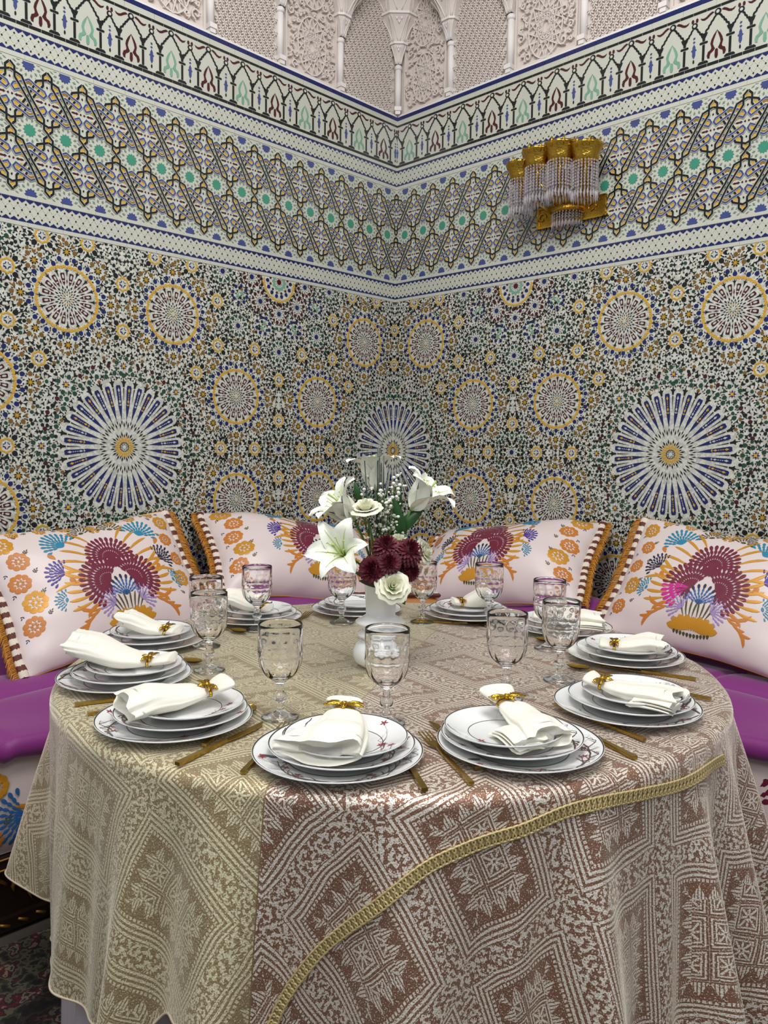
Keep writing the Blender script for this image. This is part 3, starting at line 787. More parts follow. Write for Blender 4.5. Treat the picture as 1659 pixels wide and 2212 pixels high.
# -------- brocade motifs, drawn in 2d and laid on any surface
BC = dict(bur=mat('burgundy_thread', '#6b1230', .45, sheen=.3, var=.15, vscale=300), gold=mat('gold_thread', '#c98d25', .42, .15, var=.15, vscale=300), org=mat('orange_thread', '#c27423', .45, var=.15, vscale=300),
  tea=mat('teal_thread', '#1f7d9e', .45, var=.15, vscale=300), pur=mat('purple_thread', '#3a238a', .45, var=.15, vscale=300), lil=mat('lilac_thread', '#9c82b8', .45, var=.1, vscale=300),
  grn=mat('olive_thread', '#4a4a26', .5, var=.2, vscale=300), ink=mat('ink_thread', '#1f2440', .5, var=.15, vscale=300), pnk=mat('pink_thread', '#c41f86', .45, var=.15, vscale=300), lim=mat('lime_thread', '#7f8a34', .5), blu=mat('blue_thread', '#2d5f9a', .45, var=.15, vscale=300))
class Emb:
    """embroidery pieces in 2d; emitted as thin strips over surface function G(x,y,off)"""
    def __init__(s): s.items = []
    def petal(s, x, y, L, W, a, col, bend=0., n=5, taper=.55):
        pts = []; prof = [(0, .10), (.2, .55), (.45, .92), (.7, 1.0), (.88, .72), (1, .05)] if taper < .6 else [(0, .6), (.25, .95), (.5, 1), (.75, .7), (1, .03)]
        s.items.append((x, y, L, W, a, bend, prof, col))
    def emit(s, mb, G, off=.0008):
        for (x, y, L, W, a, bend, prof, col) in s.items:
            lo = []; hi = []; cx, cy, aa = x, y, a; pt = 0
            for t, w_ in prof:
                st = (t-pt)*L; cx += st*cos(aa); cy += st*sin(aa); aa += bend*(t-pt); pt = t
                nx, ny = -sin(aa)*W*w_/2, cos(aa)*W*w_/2
                lo.append((cx-nx, cy-ny)); hi.append((cx+nx, cy+ny))
            n = len(prof); vs = [G(p[0], p[1], off) for p in lo]+[G((p[0]+q[0])/2, (p[1]+q[1])/2, off*1.5) for p, q in zip(lo, hi)]+[G(p[0], p[1], off) for p in hi]
            if any(v is None for v in vs): continue
            fs = []
            for i in range(n-1): fs += [(i, i+1, n+i+1, n+i), (n+i, n+i+1, 2*n+i+1, 2*n+i)]
            mb.add(vs, fs, BC[col], True)
def fan(E, x, y, R, a, spread, col, layers=4, n0=13, W=None, col2=None):
    """chrysanthemum: layered petals radiating from the calyx"""
    for l in range(layers):
        f = 1-l*.215; n = max(5, int(n0*(1-.10*l)))
        for i in range(n):
            t = (i+.5*(l % 2))/(n-1 if not l % 2 else n)-.5
            if abs(t) > .5: continue
            aa = a+t*spread*(1-.08*l); k = 1-.22*abs(t)
            L = R*(.30 if l == 0 else .25)*k; d = R*(f-(.28 if l == 0 else .25))*k
            E.petal(x+d*cos(aa), y+d*sin(aa), L, (W or R*.125)*(1-.09*l), aa, col2 if (col2 and t > .2) else col, .25*t)
    for i in range(5):
        aa = a+(i-2)*spread*.17; E.petal(x, y, R*.24, R*.085, aa, col)
def rosette_fl(E, x, y, R, col, n=10):
    for i in range(n):
        a = 2*pi*i/n; E.petal(x+R*.42*cos(a), y+R*.42*sin(a), R*.58, R*.56, a, col, 0, taper=.5)
    for i in range(7):
        a = 2*pi*i/7+.2; E.petal(x+R*.10*cos(a), y+R*.10*sin(a), R*.30, R*.22, a, col)
def sprig(E, x, y, s, a, col='grn', n=3):
    for i in range(n):
        for sg in (-1, 1): E.petal(x+s*.33*i*cos(a), y+s*.33*i*sin(a), s*.5, s*.2, a+sg*(.95-.1*i), col, -.3*sg)
    E.petal(x+s*.3*n*cos(a), y+s*.3*n*sin(a), s*.55, s*.2, a, col); E.petal(x-s*.1*cos(a), y-s*.1*sin(a), s*.33*n, s*.045, a, col)
def bouquet(E, cx=0, cy=0, k=1., mir=1, right_pink=False):
    def X(x, y): return cx+x*k*mir, cy+y*k
    A = lambda a: a if mir > 0 else pi-a
    fan(E, *X(0, .062), .096*k, A(pi/2), 3.6, 'bur', 4, 19)
    for i in range(7): E.petal(*X(0, .062), .040*k, .011*k, A(-pi/2+(i-3)*.36), 'bur')
    fan(E, *X(-.040, -.028), .108*k, A(pi*.80), 3.3, 'bur', 4, 19)
    fan(E, *X(.040, -.028), .108*k, A(pi*.20), 3.3, 'bur', 4, 19, col2=('pnk' if right_pink else None))
    for sg in (-1, 1):
        for i in range(4): E.petal(*X(sg*.045, -.03), .048*k, .012*k, A(-pi/2+sg*(.15+i*.36)), 'bur')
    fan(E, *X(0, -.085), .060*k, A(pi/2), 2.6, 'blu', 4, 11); fan(E, *X(0, -.085), .078*k, A(pi/2), 2.2, 'ink', 1, 9)
    for sg in (-1, 1):
        fan(E, *X(sg*.045, -.105), .058*k, A(pi/2-sg*1.1), 3.0, 'lil', 4, 11)
        fan(E, *X(sg*.135, .135), .072*k, A(pi/2-sg*.55), 2.8, 'tea', 4, 12)
        fan(E, *X(sg*.175, .03), .060*k, A(pi/2-sg*1.0), 2.6, 'pur' if sg < 0 else 'ink', 4, 10)
        fan(E, *X(sg*.190, -.055), .042*k, A(pi/2-sg*1.3), 2.6, 'tea', 3, 9)
        fan(E, *X(sg*.05, .185), .048*k, A(pi/2-sg*.3), 3.2, 'grn', 3, 11)
        for i in range(6):
            E.petal(*X(sg*(.045+.012*i), .135-.028*i), (.085+.006*i)*k, .010*k, A(pi/2-sg*(.55+.19*i)), 'gold', -.5*sg*mir)
            E.petal(*X(sg*.115, .02-.02*i), .075*k, .011*k, A((0 if sg > 0 else pi)+sg*(.5-.17*i)), 'gold', .4*sg*mir)
        for i in range(3):
            E.petal(*X(sg*(.075+.02*i), -.095-.014*i), .085*k, .012*k, A((0 if sg > 0 else pi)-sg*(-.05+.22*i)), 'org', 1.3*sg*mir*(1 if i % 2 else -1))
            E.petal(*X(sg*(.10+.02*i), -.11-.014*i), .045*k, .009*k, A((0 if sg > 0 else pi)-sg*.7), 'org', 1.0*sg*mir)
        for i in range(4): E.petal(*X(sg*(.007+.009*i), -.135), .062*k, .006*k, A(pi/2-sg*.16*i), 'grn', -.25*sg)
        for j in range(2): E.petal(*X(sg*(.15+.03*j), -.01+.1*j), .028*k, .016*k, A(pi/2-sg*.6), 'org')
        sprig(E, *X(sg*.012, .20), .022*k, A(pi/2-sg*.5), 'grn', 1)
    rosette_fl(E, *X(0, .205), .022*k, 'gold', 6)
    for i in range(9):
        a = pi*(i+.5)/9; E.petal(*X(.020*cos(a), -.175), (.045+.020*abs(cos(a)))*k, .024*k, A(a), 'gold')
    for i in range(11):
        E.petal(*X(-.055+.011*i, -.190-.006*sin(pi*i/10)), .013*k, .009*k, A(pi/2), 'grn')
def side_garland(E, x, ys, k=1., mir=1):
    for i, y in enumerate(ys):
        rosette_fl(E, x+(.014 if i % 2 else -.008)*mir*k, y, (.032 if i % 3 else .037)*k, ['gold', 'org', 'org'][i % 3], 9)
        sprig(E, x+.038*k*mir, y+.022*k, .017*k, .7 if mir > 0 else pi-.7, 'grn', 2); sprig(E, x-.03*k*mir, y-.03*k, .014*k, -2.2, 'ink', 1)

SATIN = mat('cream_pink_satin', '#d9c9c6', .38, sheen=.25, bump=.12, bscale=900)
def mattress(side):
    F = FW(side); u0, u1 = bench_u0(side)+.01, 2.65; nm = 'left' if side == 'L' else 'right'
    t = empty('seat_mattress'); tag(t, 'thick floral brocade mattress on the bench along the %s wall, under the magenta quilt' % nm, 'mattress')
    z0, z1 = .212, .475; mb = MB(); rows = []; N = 90
    def G(u, s, off):   # s: 0 bottom .. .30 around the front into the top
        h = z1-z0; t_ = max(0, min(1, s/h)); b = .030*(1-(2*t_-1)**4)
        if s <= h: return F(u, z0+s, DEP-.025+b+off)
        return F(u, z1+off, DEP-.025-(s-h))
    for i in range(N+1):
        u = u0+(u1-u0)*i/N; wob = .004*sin(u*17)
        rows.append([G(u, s, wob) for s in [k*.263/14 for k in range(15)]]+[F(u, z1, DEP-.08), F(u, z1, .02), F(u, z0, .02), F(u, z0, DEP-.025)])
    mb.grid(rows, SATIN, True, closeu=False); mb.add(rows[0], [tuple(range(len(rows[0])))], SATIN); mb.add(rows[-1], [tuple(range(len(rows[0])))[::-1]], SATIN)
    mb.build('cover', t)
    E = Emb(); u = u0+.22; k = 0
    while u < u1:
        fan(E, u, .10, .13, pi/2+.5, 3.6, 'bur', 5, 17, col2='pnk'); fan(E, u+.17, .19, .10, pi/2-.4, 3.8, 'pnk' if k % 2 else 'bur', 5, 15)
        fan(E, u+.30, .10, .085, -.3, 3.2, 'blu', 4, 13); fan(E, u+.14, .03, .06, -.6, 2.8, 'ink', 4, 10)
        for i in range(6): E.petal(u+.19+.012*i, .045+.014*i, .08, .012, -1.2+.25*i, 'gold', .4)
        rosette_fl(E, u-.13, .19, .034, 'gold'); sprig(E, u-.15, .09, .024, 2.2, 'grn', 2); rosette_fl(E, u-.12, .05, .03, 'org')
        u += .50; k += 1
    mb = MB(); E.emit(mb, lambda a, b, o: G(a, b, o) if 0 < b < .262 and u0 < a < u1 else None, .0012); mb.build('brocade_flowers', t)['kind'] = 'stuff'
mattress('L'); mattress('R')
MAG = mat('magenta_velvet', '#7a1d72', .6, sheen=.6, var=.08, vscale=8, bump=.1, bscale=300)
def quilt(side):
    F = FW(side); u0, u1 = (.06 if side == 'L' else .79), 2.6; nm = 'left' if side == 'L' else 'right'
    t = empty('quilt'); tag(t, 'magenta padded quilt with stitched ridges spread over the bench on the %s' % nm, 'quilt')
    def top(u, h):   # padded ridges running mostly along the bench
        w_ = h*14+.8*sin(u*2.2)+.5*sin(u*5+h*9)
        puff = abs(sin(w_))**.5*.022+.010*sin(u*7+h*11)*sin(h*8)+.012*exp(-((h-.45)/.16)**2)
        seam = .010*exp(-(((u+.3*h) % .42-.21)/.012)**2)
        return .492+puff-seam+.10*max(0, 1-h/.74)**.8
    NU, NH = 200, 60; rows = []
    for i in range(NU+1):
        u = u0+(u1-u0)*i/NU; r = []
        for j in range(NH+1):
            h = .03+(DEP+.01-.03)*j/NH
            r.append(F(u, top(u, h), h))
        zt = top(u, DEP+.01)
        sag = .012*sin(u*9)+.008*sin(u*23)
        for a in range(1, 9):
            th = a/8*pi; r.append(F(u, zt-.032*(1-cos(th))-(sag*a/8), DEP+.01+.026*sin(th)))
        r.append(F(u, zt-.064-sag, DEP-.03)); r.append(F(u, .478, DEP-.06)); r.append(F(u, .478, .03)); rows.append(r)
    mb = MB(); mb.grid(rows, MAG, True); n = len(rows[0])
    mb.add(rows[0], [tuple(range(n))], MAG, True); mb.add(rows[-1], [tuple(range(n))[::-1]], MAG, True); mb.build('padding', t)
quilt('L'); quilt('R')
# ---------------------------------------------------------------- cushions
def ikat():
    m = bpy.data.materials.new('ikat_trim'); m.use_nodes = True; nt = m.node_tree; b = nt.nodes['Principled BSDF']; b.inputs['Roughness'].default_value = .7
    tc = nt.nodes.new('ShaderNodeTexCoord'); mp = nt.nodes.new('ShaderNodeMapping'); mp.inputs['Scale'].default_value = (330, 60, 60); mp.inputs['Rotation'].default_value = (0, 0, .5); nt.links.new(tc.outputs['Object'], mp.inputs[0])
    n = nt.nodes.new('ShaderNodeTexNoise'); n.inputs['Scale'].default_value = 1; nt.links.new(mp.outputs[0], n.inputs['Vector'])
    wv = nt.nodes.new('ShaderNodeTexWave'); wv.inputs['Scale'].default_value = 9; wv.inputs['Distortion'].default_value = 1.5; wv.bands_direction = 'Y'; nt.links.new(tc.outputs['Object'], wv.inputs['Vector'])
    ad = nt.nodes.new('ShaderNodeMath'); ad.operation = 'ADD'; nt.links.new(n.outputs['Fac'], ad.inputs[0]); nt.links.new(wv.outputs['Fac'], ad.inputs[1])
    r = nt.nodes.new('ShaderNodeValToRGB'); r.color_ramp.interpolation = 'CONSTANT'; r.color_ramp.elements[0].color = lin('#5b2a20'); r.color_ramp.elements[1].position = .96; r.color_ramp.elements[1].color = lin('#d8cbbb')
    nt.links.new(ad.outputs[0], r.inputs[0]); nt.links.new(r.outputs[0], b.inputs['Base Color']); return m
IK = ikat(); FR = mat('ochre_fringe', '#b5761d', .6, var=.2, vscale=200)
def pillow_fn(W, H, T, seed=0, wr=.003):
    r = random.Random(seed); ph = [r.uniform(0, 6) for _ in range(6)]
    def G(x, y, side=1, off=0.):
        X, Y = max(-1, min(1, x/(W/2))), max(-1, min(1, y/(H/2)))
        px = x*(1-.045*cos(pi*Y/2)**2); py = y*(1-.085*cos(pi*X/2)**2)
        e = max(0., (1-abs(X)**2.4))**.55*max(0., (1-abs(Y)**2.2))**.55
        wrk = wr*(sin(Y*13+ph[0]+X*2)*abs(X)**3*1.6+sin(X*17+ph[1])*abs(Y)**4*1.4+sin(X*4+Y*5+ph[2])*.9)*min(1, e*4)
        return Vector((px, py, side*(T/2*e+wrk+off)+(.004*sin(X*5+ph[3]))))
    return G
def tag_cushion(t, label, group): tag(t, label, 'cushion', group)
def brocade_cushion(M, W, H, T, seed, label, mir=1, pink=False, group='floral brocade cushions'):
    t = empty('brocade_cushion', M=M); tag(t, label, 'cushion', group)
    G = pillow_fn(W, H, T, seed)
    NX, NY = 64, 44; mb = MB()
    cs = lambda k, n: sin((k/n-.5)*pi)*.5+.5
    for sd in (1, -1):
        rows = [[G(-W/2+W*cs(i, NX), -H/2+H*cs(j, NY), sd) for j in range(NY+1)] for i in range(NX+1)]
        if sd < 0: rows = rows[::-1]
        mb.grid(rows, SATIN, True)
    mb.build('cover', t)
    E = Emb(); bouquet(E, .02*mir, -.005, H/.46*.98, mir, pink)
    side_garland(E, -mir*(W/2-.055), [H/2-.055-.072*i for i in range(int((H-.05)/.072))], 1, mir); side_garland(E, mir*(W/2-.060), [H/2-.06-.078*i for i in range(int((H-.05)/.078))], .85, -mir)
    for i in range(7):
        x = -W/2+.10+i*(W-.18)/6; E_y = H/2-.012
        rosette_fl(E, x, E_y-.002*(i % 2), .020, 'gold', 8); sprig(E, x+.04, E_y-.004, .013, 0 if i % 2 else pi, 'grn', 2)
    inside = lambda a, b: abs(a) < W/2-.006 and abs(b) < H/2-.004
    mb = MB(); E.emit(mb, lambda a, b, o: G(a, b, 1, o+.0004) if inside(a, b) else None, .0009); mb.build('brocade_flowers', t)['kind'] = 'stuff'
    # seam piping on the long edges
    for sg in (-1, 1):
        mb = MB(); mb.tube([G(-W/2+W*k/40, sg*H/2, 1) for k in range(41)], .0022, BC['gold'], 5); mb.build('seam_piping', t)
    r = random.Random(seed)
    for sg in (-1, 1):
        mb = MB(); rows = []
        for k in range(49):
            p = G(sg*W/2, -H/2+H*k/48, 1); tw = k*.42
            rows.append([p+Vector((sg*.006+.015*cos(a), 0, .009*sin(a)*(1.1+.25*sin(tw*2))))+Vector((0, .001*sin(tw), 0)) for a in [2*pi*j/10 for j in range(10)]])
        mb.grid(rows, IK, True, closeu=True); mb.build('woven_trim', t)
        mb = MB()
        for k in range(150):
            p = G(sg*W/2, -H/2+H*(k+.5)/150, 1)+Vector((sg*.018, 0, -.002)); q = r.uniform(-.006, .006)
            L = .036+.01*r.random()
            mb.tube([p, p+Vector((sg*L*.45, -L*.12+q*.4, .003+r.uniform(-.003, .003))), p+Vector((sg*L*.72, -L*.55+q, .002+r.uniform(-.004, .004)))], [.0016, .0019, .0010], FR, 4)
        mb.build('fringe', t)['kind'] = 'stuff'
    return t
def lean_matrix(side, u, z, h, back, roll):
    """cushion frame: local x to the right as seen from the room, local y up, local z out of the wall"""
    D, N = (DL, NL) if side == 'L' else (DR, NR)
    X = -D if side == 'L' else D
    Z = (N*cos(back)+Vector((0, 0, 1))*sin(back)).normalized(); Y = Z.cross(X).normalized()
    X2 = X*cos(roll)+Y*sin(roll); Y2 = -X*sin(roll)+Y*cos(roll)
    P = FW(side)(u, z, h)
    return Matrix(((X2.x, Y2.x, Z.x, P.x), (X2.y, Y2.y, Z.y, P.y), (X2.z, Y2.z, Z.z, P.z), (0, 0, 0, 1)))
brocade_cushion(lean_matrix('L', 1.615, .792, .245, radians(36), radians(5)), .66, .475, .17, 3, 'large cream floral brocade cushion at the left edge, leaning on the wall', 1)
brocade_cushion(lean_matrix('R', 1.705, .795, .245, radians(36), radians(-4)), .70, .475, .17, 5, 'large cream floral brocade cushion at the right edge, leaning on the wall', -1, True)
brocade_cushion(lean_matrix('L', .805, .800, .275, radians(52), radians(-15)), .74, .44, .27, 8, 'reclined floral brocade cushion on the left, nearer the corner, over a magenta pillow', 1)
brocade_cushion(lean_matrix('R', .860, .795, .275, radians(52), radians(13)), .72, .44, .27, 9, 'reclined floral brocade cushion on the right, nearer the corner, over a magenta pillow', -1)
def plain_pillow(M, W, H, T, seed, label):
    t = empty('magenta_pillow', M=M); tag(t, label, 'pillow', 'magenta velvet pillows')
    G = pillow_fn(W, H, T, seed, .004); mb = MB()
    cs = lambda k, n: sin((k/n-.5)*pi)*.5+.5
    for sd in (1, -1):
        rows = [[G(-W/2+W*cs(i, 36), -H/2+H*cs(j, 26), sd) for j in range(27)] for i in range(37)]
        if sd < 0: rows = rows[::-1]
        mb.grid(rows, MAG, True)
    mb.build('cover', t)
plain_pillow(lean_matrix('L', .98, .640, .385, radians(66), radians(-6)), .56, .30, .12, 1, 'small magenta pillow on the left bench, under the reclined floral cushion')
plain_pillow(lean_matrix('R', 1.13, .640, .36, radians(66), radians(6)), .52, .30, .12, 2, 'small magenta pillow on the right bench, under the reclined floral cushion')
# ochre bolster in the corner
OC = mat('ochre_damask', '#a5661c', .55, var=.25, vscale=60)
t = empty('corner_bolster', (KX-.02, 1.28, 0)); tag(t, 'low ochre bolster in the corner behind the vase, with brown woven trim', 'bolster')
mb = MB(); rows = []
for i in range(41):
    x = -.30+.60*i/40; e = (1-abs(x/.30)**5)**.5 if abs(x) < .30 else 0
    rows.append([Vector((x*.98, .085*cos(a)*(.35+.65*e), .612+.085*sin(a)*(.35+.65*e))) for a in [2*pi*j/20 for j in range(20)]])
mb.grid(rows, OC, True, closeu=True); mb.add(rows[0], [tuple(range(20))], OC); mb.add(rows[-1], [tuple(range(20))[::-1]], OC); mb.build('roll', t)
mb = MB(); rows = []
for i in range(41):
    x = -.28+.56*i/40; rows.append([Vector((x, -.058+.012*cos(a), .688+.010*sin(a)+.002*sin(i*.9))) for a in [2*pi*j/8 for j in range(8)]])
mb.grid(rows, IK, True, closeu=True); mb.build('woven_trim', t)
mb = MB()
for i in range(12):
    for j in range(3): mb.prism(place(dia(.008, .008), -.25+.045*i+.02*(j % 2), j*.028), lambda a, b, h: Vector((a, -.086*cos((b-.028)*9)-h, .60+b)), .0, .001, BC['bur'])
mb.build('woven_dots', t)['kind'] = 'stuff'
# ---------------------------------------------------------------- round table, under-skirt, brocade cloth
TX, RT = .02, .735
ttab = empty('round_table', (TX, 0, 0)); tag(ttab, 'round dining table hidden under a white skirt and a gold brocade cloth', 'table')
wd2 = mat('plain_wood', '#6b5540', .6)
mb = MB(); mb.lathe([(.001, .705), (.69, .705), (.70, .712), (.70, .738), (.69, .745), (.001, .745)], 64, wd2); mb.build('tabletop', ttab)
for a in range(4):
    mb = MB(); x, y = .40*cos(a*pi/2+pi/4), .40*sin(a*pi/2+pi/4); mb.lathe([(.025, .02), (.025, .03), (.035, .70), (.035, .705)], 16, wd2, (x, y, 0), cap=True); mb.build('leg', ttab)
def adiff(a, b): return (a-b+180) % 360-180
SKM = mat('white_satin', '#b9adb2', .42, sheen=.2)
mb = MB(); rows = []
for j in range(26):
    t = j/25; z = .744-.722*t; row = []
    for i in range(480):
        th = 2*pi*i/480; d = degv = math.degrees(th)
        r = .708+.012*t*sin(th*37+.8*sin(th*5))+.008*t*sin(th*61+2)+.006*t
        r = min(r, .716) if (abs(adiff(d, 134)) < 30 or abs(adiff(d, 45.6)) < 30) else r
        row.append(Vector((TX+r*cos(th), r*sin(th), z)))
    rows.append(row)
mb.grid(rows, SKM, True, closeu=True)
mb.grid([rows[0], [Vector((TX+.2*(p.x-TX), p.y*.2, .7465)) for p in rows[0]]], SKM, True, closeu=True)
o = mb.build('table_skirt'); tag(o, 'long pale satin under-skirt hanging to the floor below the gold cloth', 'table skirt')

CREST = [(183, .27, 8), (196, -.02, 5), (211, .0, 6), (219, .035, 5), (236, .08, 4.5), (250, .12, 6), (262, -.02, 5), (272, .09, 5), (285, .02, 5), (294, .13, 4.5), (305, .02, 4), (313, .12, 4.5), (326, .13, 4.5), (337, .03, 4), (346, .16, 5), (359, .10, 5), (8, .04, 5), (85, .10, 8), (98, .08, 6), (165, .05, 5)]
HEM = [(0, 1.37), (20, 1.30), (90, 1.25), (150, 1.27), (183, 1.25), (200, 1.22), (215, 1.19), (228, 1.20), (236, 1.19), (244, 1.10), (251, 1.075), (262, 1.10), (275, 1.18), (300, 1.27), (330, 1.29), (345, 1.33), (360, 1.37)]
def hem_r(d):
    d %= 360
    for (a, x), (b, y) in zip(HEM, HEM[1:]):
        if a <= d <= b: t = (d-a)/(b-a); t = t*t*(3-2*t); return x+(y-x)*t
    return 1.25
R0 = .715
def cloth_pt(px, py, off=0.):
    r = hypot(px, py); th = atan2(py, px)
    und = .0008*sin(px*37+py*23)+.0006*sin(py*61-px*17)
    if r <= R0: return Vector((TX+px, py, .7525+und+off))
    s = r-R0; a = .022; q = a*pi/2
    c, sn = cos(th), sin(th)
    if s < q:
        f = s/a; R = R0+a*sin(f); z = .7525-a*(1-cos(f)); R += off*sin(f); z += off*cos(f)+und*(1-s/q)
        return Vector((TX+R*c, R*sn, z))
    s -= q; d = math.degrees(th)
    A = .03+sum((h if x == 183 else h*1.75)*exp(-(adiff(d, x)/(wd_*.72))**2) for x, h, wd_ in CREST)-.03*exp(-(adiff(d, 203)/9)**2)
    pin = max(exp(-((adiff(d, 134))/26)**4), exp(-((adiff(d, 46))/24)**4))
    A = A*(1-pin)-.02*pin
    g = s/(1+0.25*exp(-s*18))   # folds develop a little below the edge
    R = R0+a+A*g+.010*(1-pin)*sin(th*47+s*5)*min(1, s*4)*.5+off
    z = .7305-s*sqrt(max(.5, 1-min(A, .6)**2))
    return Vector((TX+R*c, R*sn, z))
# --- procedural brocade
class NX:
    def __init__(s, nt): s.nt = nt
    def op(s, o, *a):
        n = s.nt.nodes.new('ShaderNodeMath'); n.operation = o
        for i, v in enumerate(a):
            if isinstance(v, (int, float)): n.inputs[i].default_value = v
            else: s.nt.links.new(v, n.inputs[i])
        return n.outputs[0]
    def add(s, a, b): return s.op('ADD', a, b)
    def sub(s, a, b): return s.op('SUBTRACT', a, b)
    def mul(s, a, b): return s.op('MULTIPLY', a, b)
    def mn(s, a, b): return s.op('MINIMUM', a, b)
    def mx(s, a, b): return s.op('MAXIMUM', a, b)
    def ab(s, a): return s.op('ABSOLUTE', a)
    def fr(s, a): return s.op('FRACT', a)
    def lt(s, a, b): return s.op('LESS_THAN', a, b)
    def gt(s, a, b): return s.op('GREATER_THAN', a, b)
    def tri(s, a): return s.ab(s.sub(s.fr(a), .5))            # 0..0.5
    def sel(s, m, a, b): return s.add(s.mul(m, a), s.mul(s.sub(1., m), b))
def brocade():
    m = bpy.data.materials.new('gold_brocade'); m.use_nodes = True; nt = m.node_tree; b = nt.nodes['Principled BSDF']; x = NX(nt)
    uv = nt.nodes.new('ShaderNodeUVMap'); uv.uv_map = 'flat'; sp = nt.nodes.new('ShaderNodeSeparateXYZ'); nt.links.new(uv.outputs[0], sp.inputs[0])
    U, V = sp.outputs[0], sp.outputs[1]
    nz = nt.nodes.new('ShaderNodeTexNoise'); nz.inputs['Scale'].default_value = 7; nt.links.new(uv.outputs[0], nz.inputs['Vector'])
    wob = x.mul(x.sub(nz.outputs['Fac'], .5), .030); U1 = x.add(U, wob); V1 = x.sub(V, wob)
    ca, sa = cos(.62), sin(.62); c = .235
    A = x.op('DIVIDE', x.add(x.mul(U1, ca), x.mul(V1, sa)), c); B = x.op('DIVIDE', x.sub(x.mul(V1, ca), x.mul(U1, sa)), c*1.25)
    dA = x.mul(x.sub(.5, x.tri(A)), c); dB = x.mul(x.sub(.5, x.tri(B)), c*1.25)     # distance to the band centre line
    useA = x.lt(dA, dB); D = x.mn(dA, dB); along = x.sel(useA, x.mul(B, c*1.25), x.mul(A, c))
    # bands
    nb = nt.nodes.new('ShaderNodeTexNoise'); nb.inputs['Scale'].default_value = 130; nb.inputs['Detail'].default_value = 1; nt.links.new(uv.outputs[0], nb.inputs['Vector'])
    mess = x.gt(nb.outputs['Fac'], .5)
    fret = x.gt(x.mul(x.sub(x.fr(x.mul(x.add(A, B), 24)), .5), x.sub(x.fr(x.mul(x.sub(A, B), 24)), .5)), 0.)
    centre = x.mx(x.mul(mess, .9), x.mul(fret, mess))
    lines = x.gt(x.fr(x.mul(D, 1/.0088)), .48)
    beads = x.gt(x.tri(x.mul(along, 1/.0070)), .2)
    tz = x.op('DIVIDE', x.sub(D, .058), .022)
    tria = x.lt(x.mul(x.tri(x.mul(along, 1/.026)), 2), tz)
    trib = x.mul(tria, x.gt(x.fr(x.mul(along, 1/.0052)), .35))
    # inner squares
    p = .052; a2 = x.mul(x.sub(x.tri(x.mul(A, c/p)), .25), 4); b2 = x.mul(x.sub(x.tri(x.mul(B, c*1.25/p)), .25), 4)
    sA = x.mul(x.tri(x.mul(A, c/p)), 2); sB = x.mul(x.tri(x.mul(B, c*1.25/p)), 2)      # 1 centre.. 0
    mm = x.mx(sA, sB)
    rings = x.gt(x.fr(x.mul(mm, 4.6)), .55)
    cross = x.mx(x.lt(x.ab(x.sub(sA, sB)), .10), x.mx(x.lt(sA, .07), x.lt(sB, .07)))
    inner = x.sel(x.gt(mm, .52), rings, x.mul(cross, x.gt(mm, .08)))
    pat = x.sel(x.lt(D, .020), centre, x.sel(x.lt(D, .047), lines, x.sel(x.lt(D, .052), beads, x.sel(x.lt(D, .080), trib, inner))))
    # threads break up a bit
    n3 = nt.nodes.new('ShaderNodeTexNoise'); n3.inputs['Scale'].default_value = 420; nt.links.new(uv.outputs[0], n3.inputs['Vector'])
    pat = x.mul(pat, x.gt(n3.outputs['Fac'], .40)); pat = x.mx(pat, x.gt(n3.outputs['Fac'], .62))
    # which side of the seam
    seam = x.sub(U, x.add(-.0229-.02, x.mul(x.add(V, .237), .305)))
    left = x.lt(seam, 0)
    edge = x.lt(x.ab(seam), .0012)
    def mixc(f, c1, c2):
        n = nt.nodes.new('ShaderNodeMix'); n.data_type = 'RGBA'; nt.links.new(f, n.inputs[0])
        for k, v in ((6, c1), (7, c2)):
            if isinstance(v, tuple): n.inputs[k].default_value = v
            else: nt.links.new(v, n.inputs[k])
        return n.outputs[2]
    ground = mixc(left, lin('#86604c'), lin('#9a8562')); thread = mixc(left, lin('#f1e8da'), lin('#eae2bd'))  # left tint paints the weave's differing sheen into the colour
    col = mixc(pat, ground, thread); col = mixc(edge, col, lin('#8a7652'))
    nt.links.new(col, b.inputs['Base Color'])
    b.inputs['Metallic'].default_value = .38
    ro = x.add(.30, x.mul(x.sub(1., pat), .12)); nt.links.new(ro, b.inputs['Roughness'])
    b.inputs['Sheen Weight'].default_value = 1.0; b.inputs['Sheen Roughness'].default_value = .35; b.inputs['Sheen Tint'].default_value = (1, .93, .80, 1)
    n4 = nt.nodes.new('ShaderNodeTexNoise'); n4.inputs['Scale'].default_value = 260; n4.inputs['Detail'].default_value = 3; nt.links.new(uv.outputs[0], n4.inputs['Vector'])
    hgt = x.add(x.mul(pat, .35), n4.outputs['Fac'])
    bp = nt.nodes.new('ShaderNodeBump'); bp.inputs['Strength'].default_value = .8; bp.inputs['Distance'].default_value = .0016; nt.links.new(hgt, bp.inputs['Height']); nt.links.new(bp.outputs[0], b.inputs['Normal'])
    return m
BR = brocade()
NT = 900; rads = [.001]+[R0*k/16 for k in range(1, 17)]; nS = 96
verts = []; uvs = []
rows_i = []
for k, r in enumerate(rads): rows_i.append([(r*cos(2*pi*i/NT), r*sin(2*pi*i/NT)) for i in range(NT)])
for k in range(1, nS+1):
    t = k/nS; row = []
    for i in range(NT):
        th = 2*pi*i/NT; hr = hem_r(math.degrees(th)); s = (.0346*(k/8) if k <= 8 else .0346+(hr-R0-.0346)*((k-8)/(nS-8)))
        row.append(((R0+s)*cos(th), (R0+s)*sin(th)))
    rows_i.append(row)
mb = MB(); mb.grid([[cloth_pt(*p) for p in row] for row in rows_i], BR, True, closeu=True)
cloth = mb.build('tablecloth'); tag(cloth, 'gold and brown metallic brocade cloth draped over the round table', 'tablecloth')
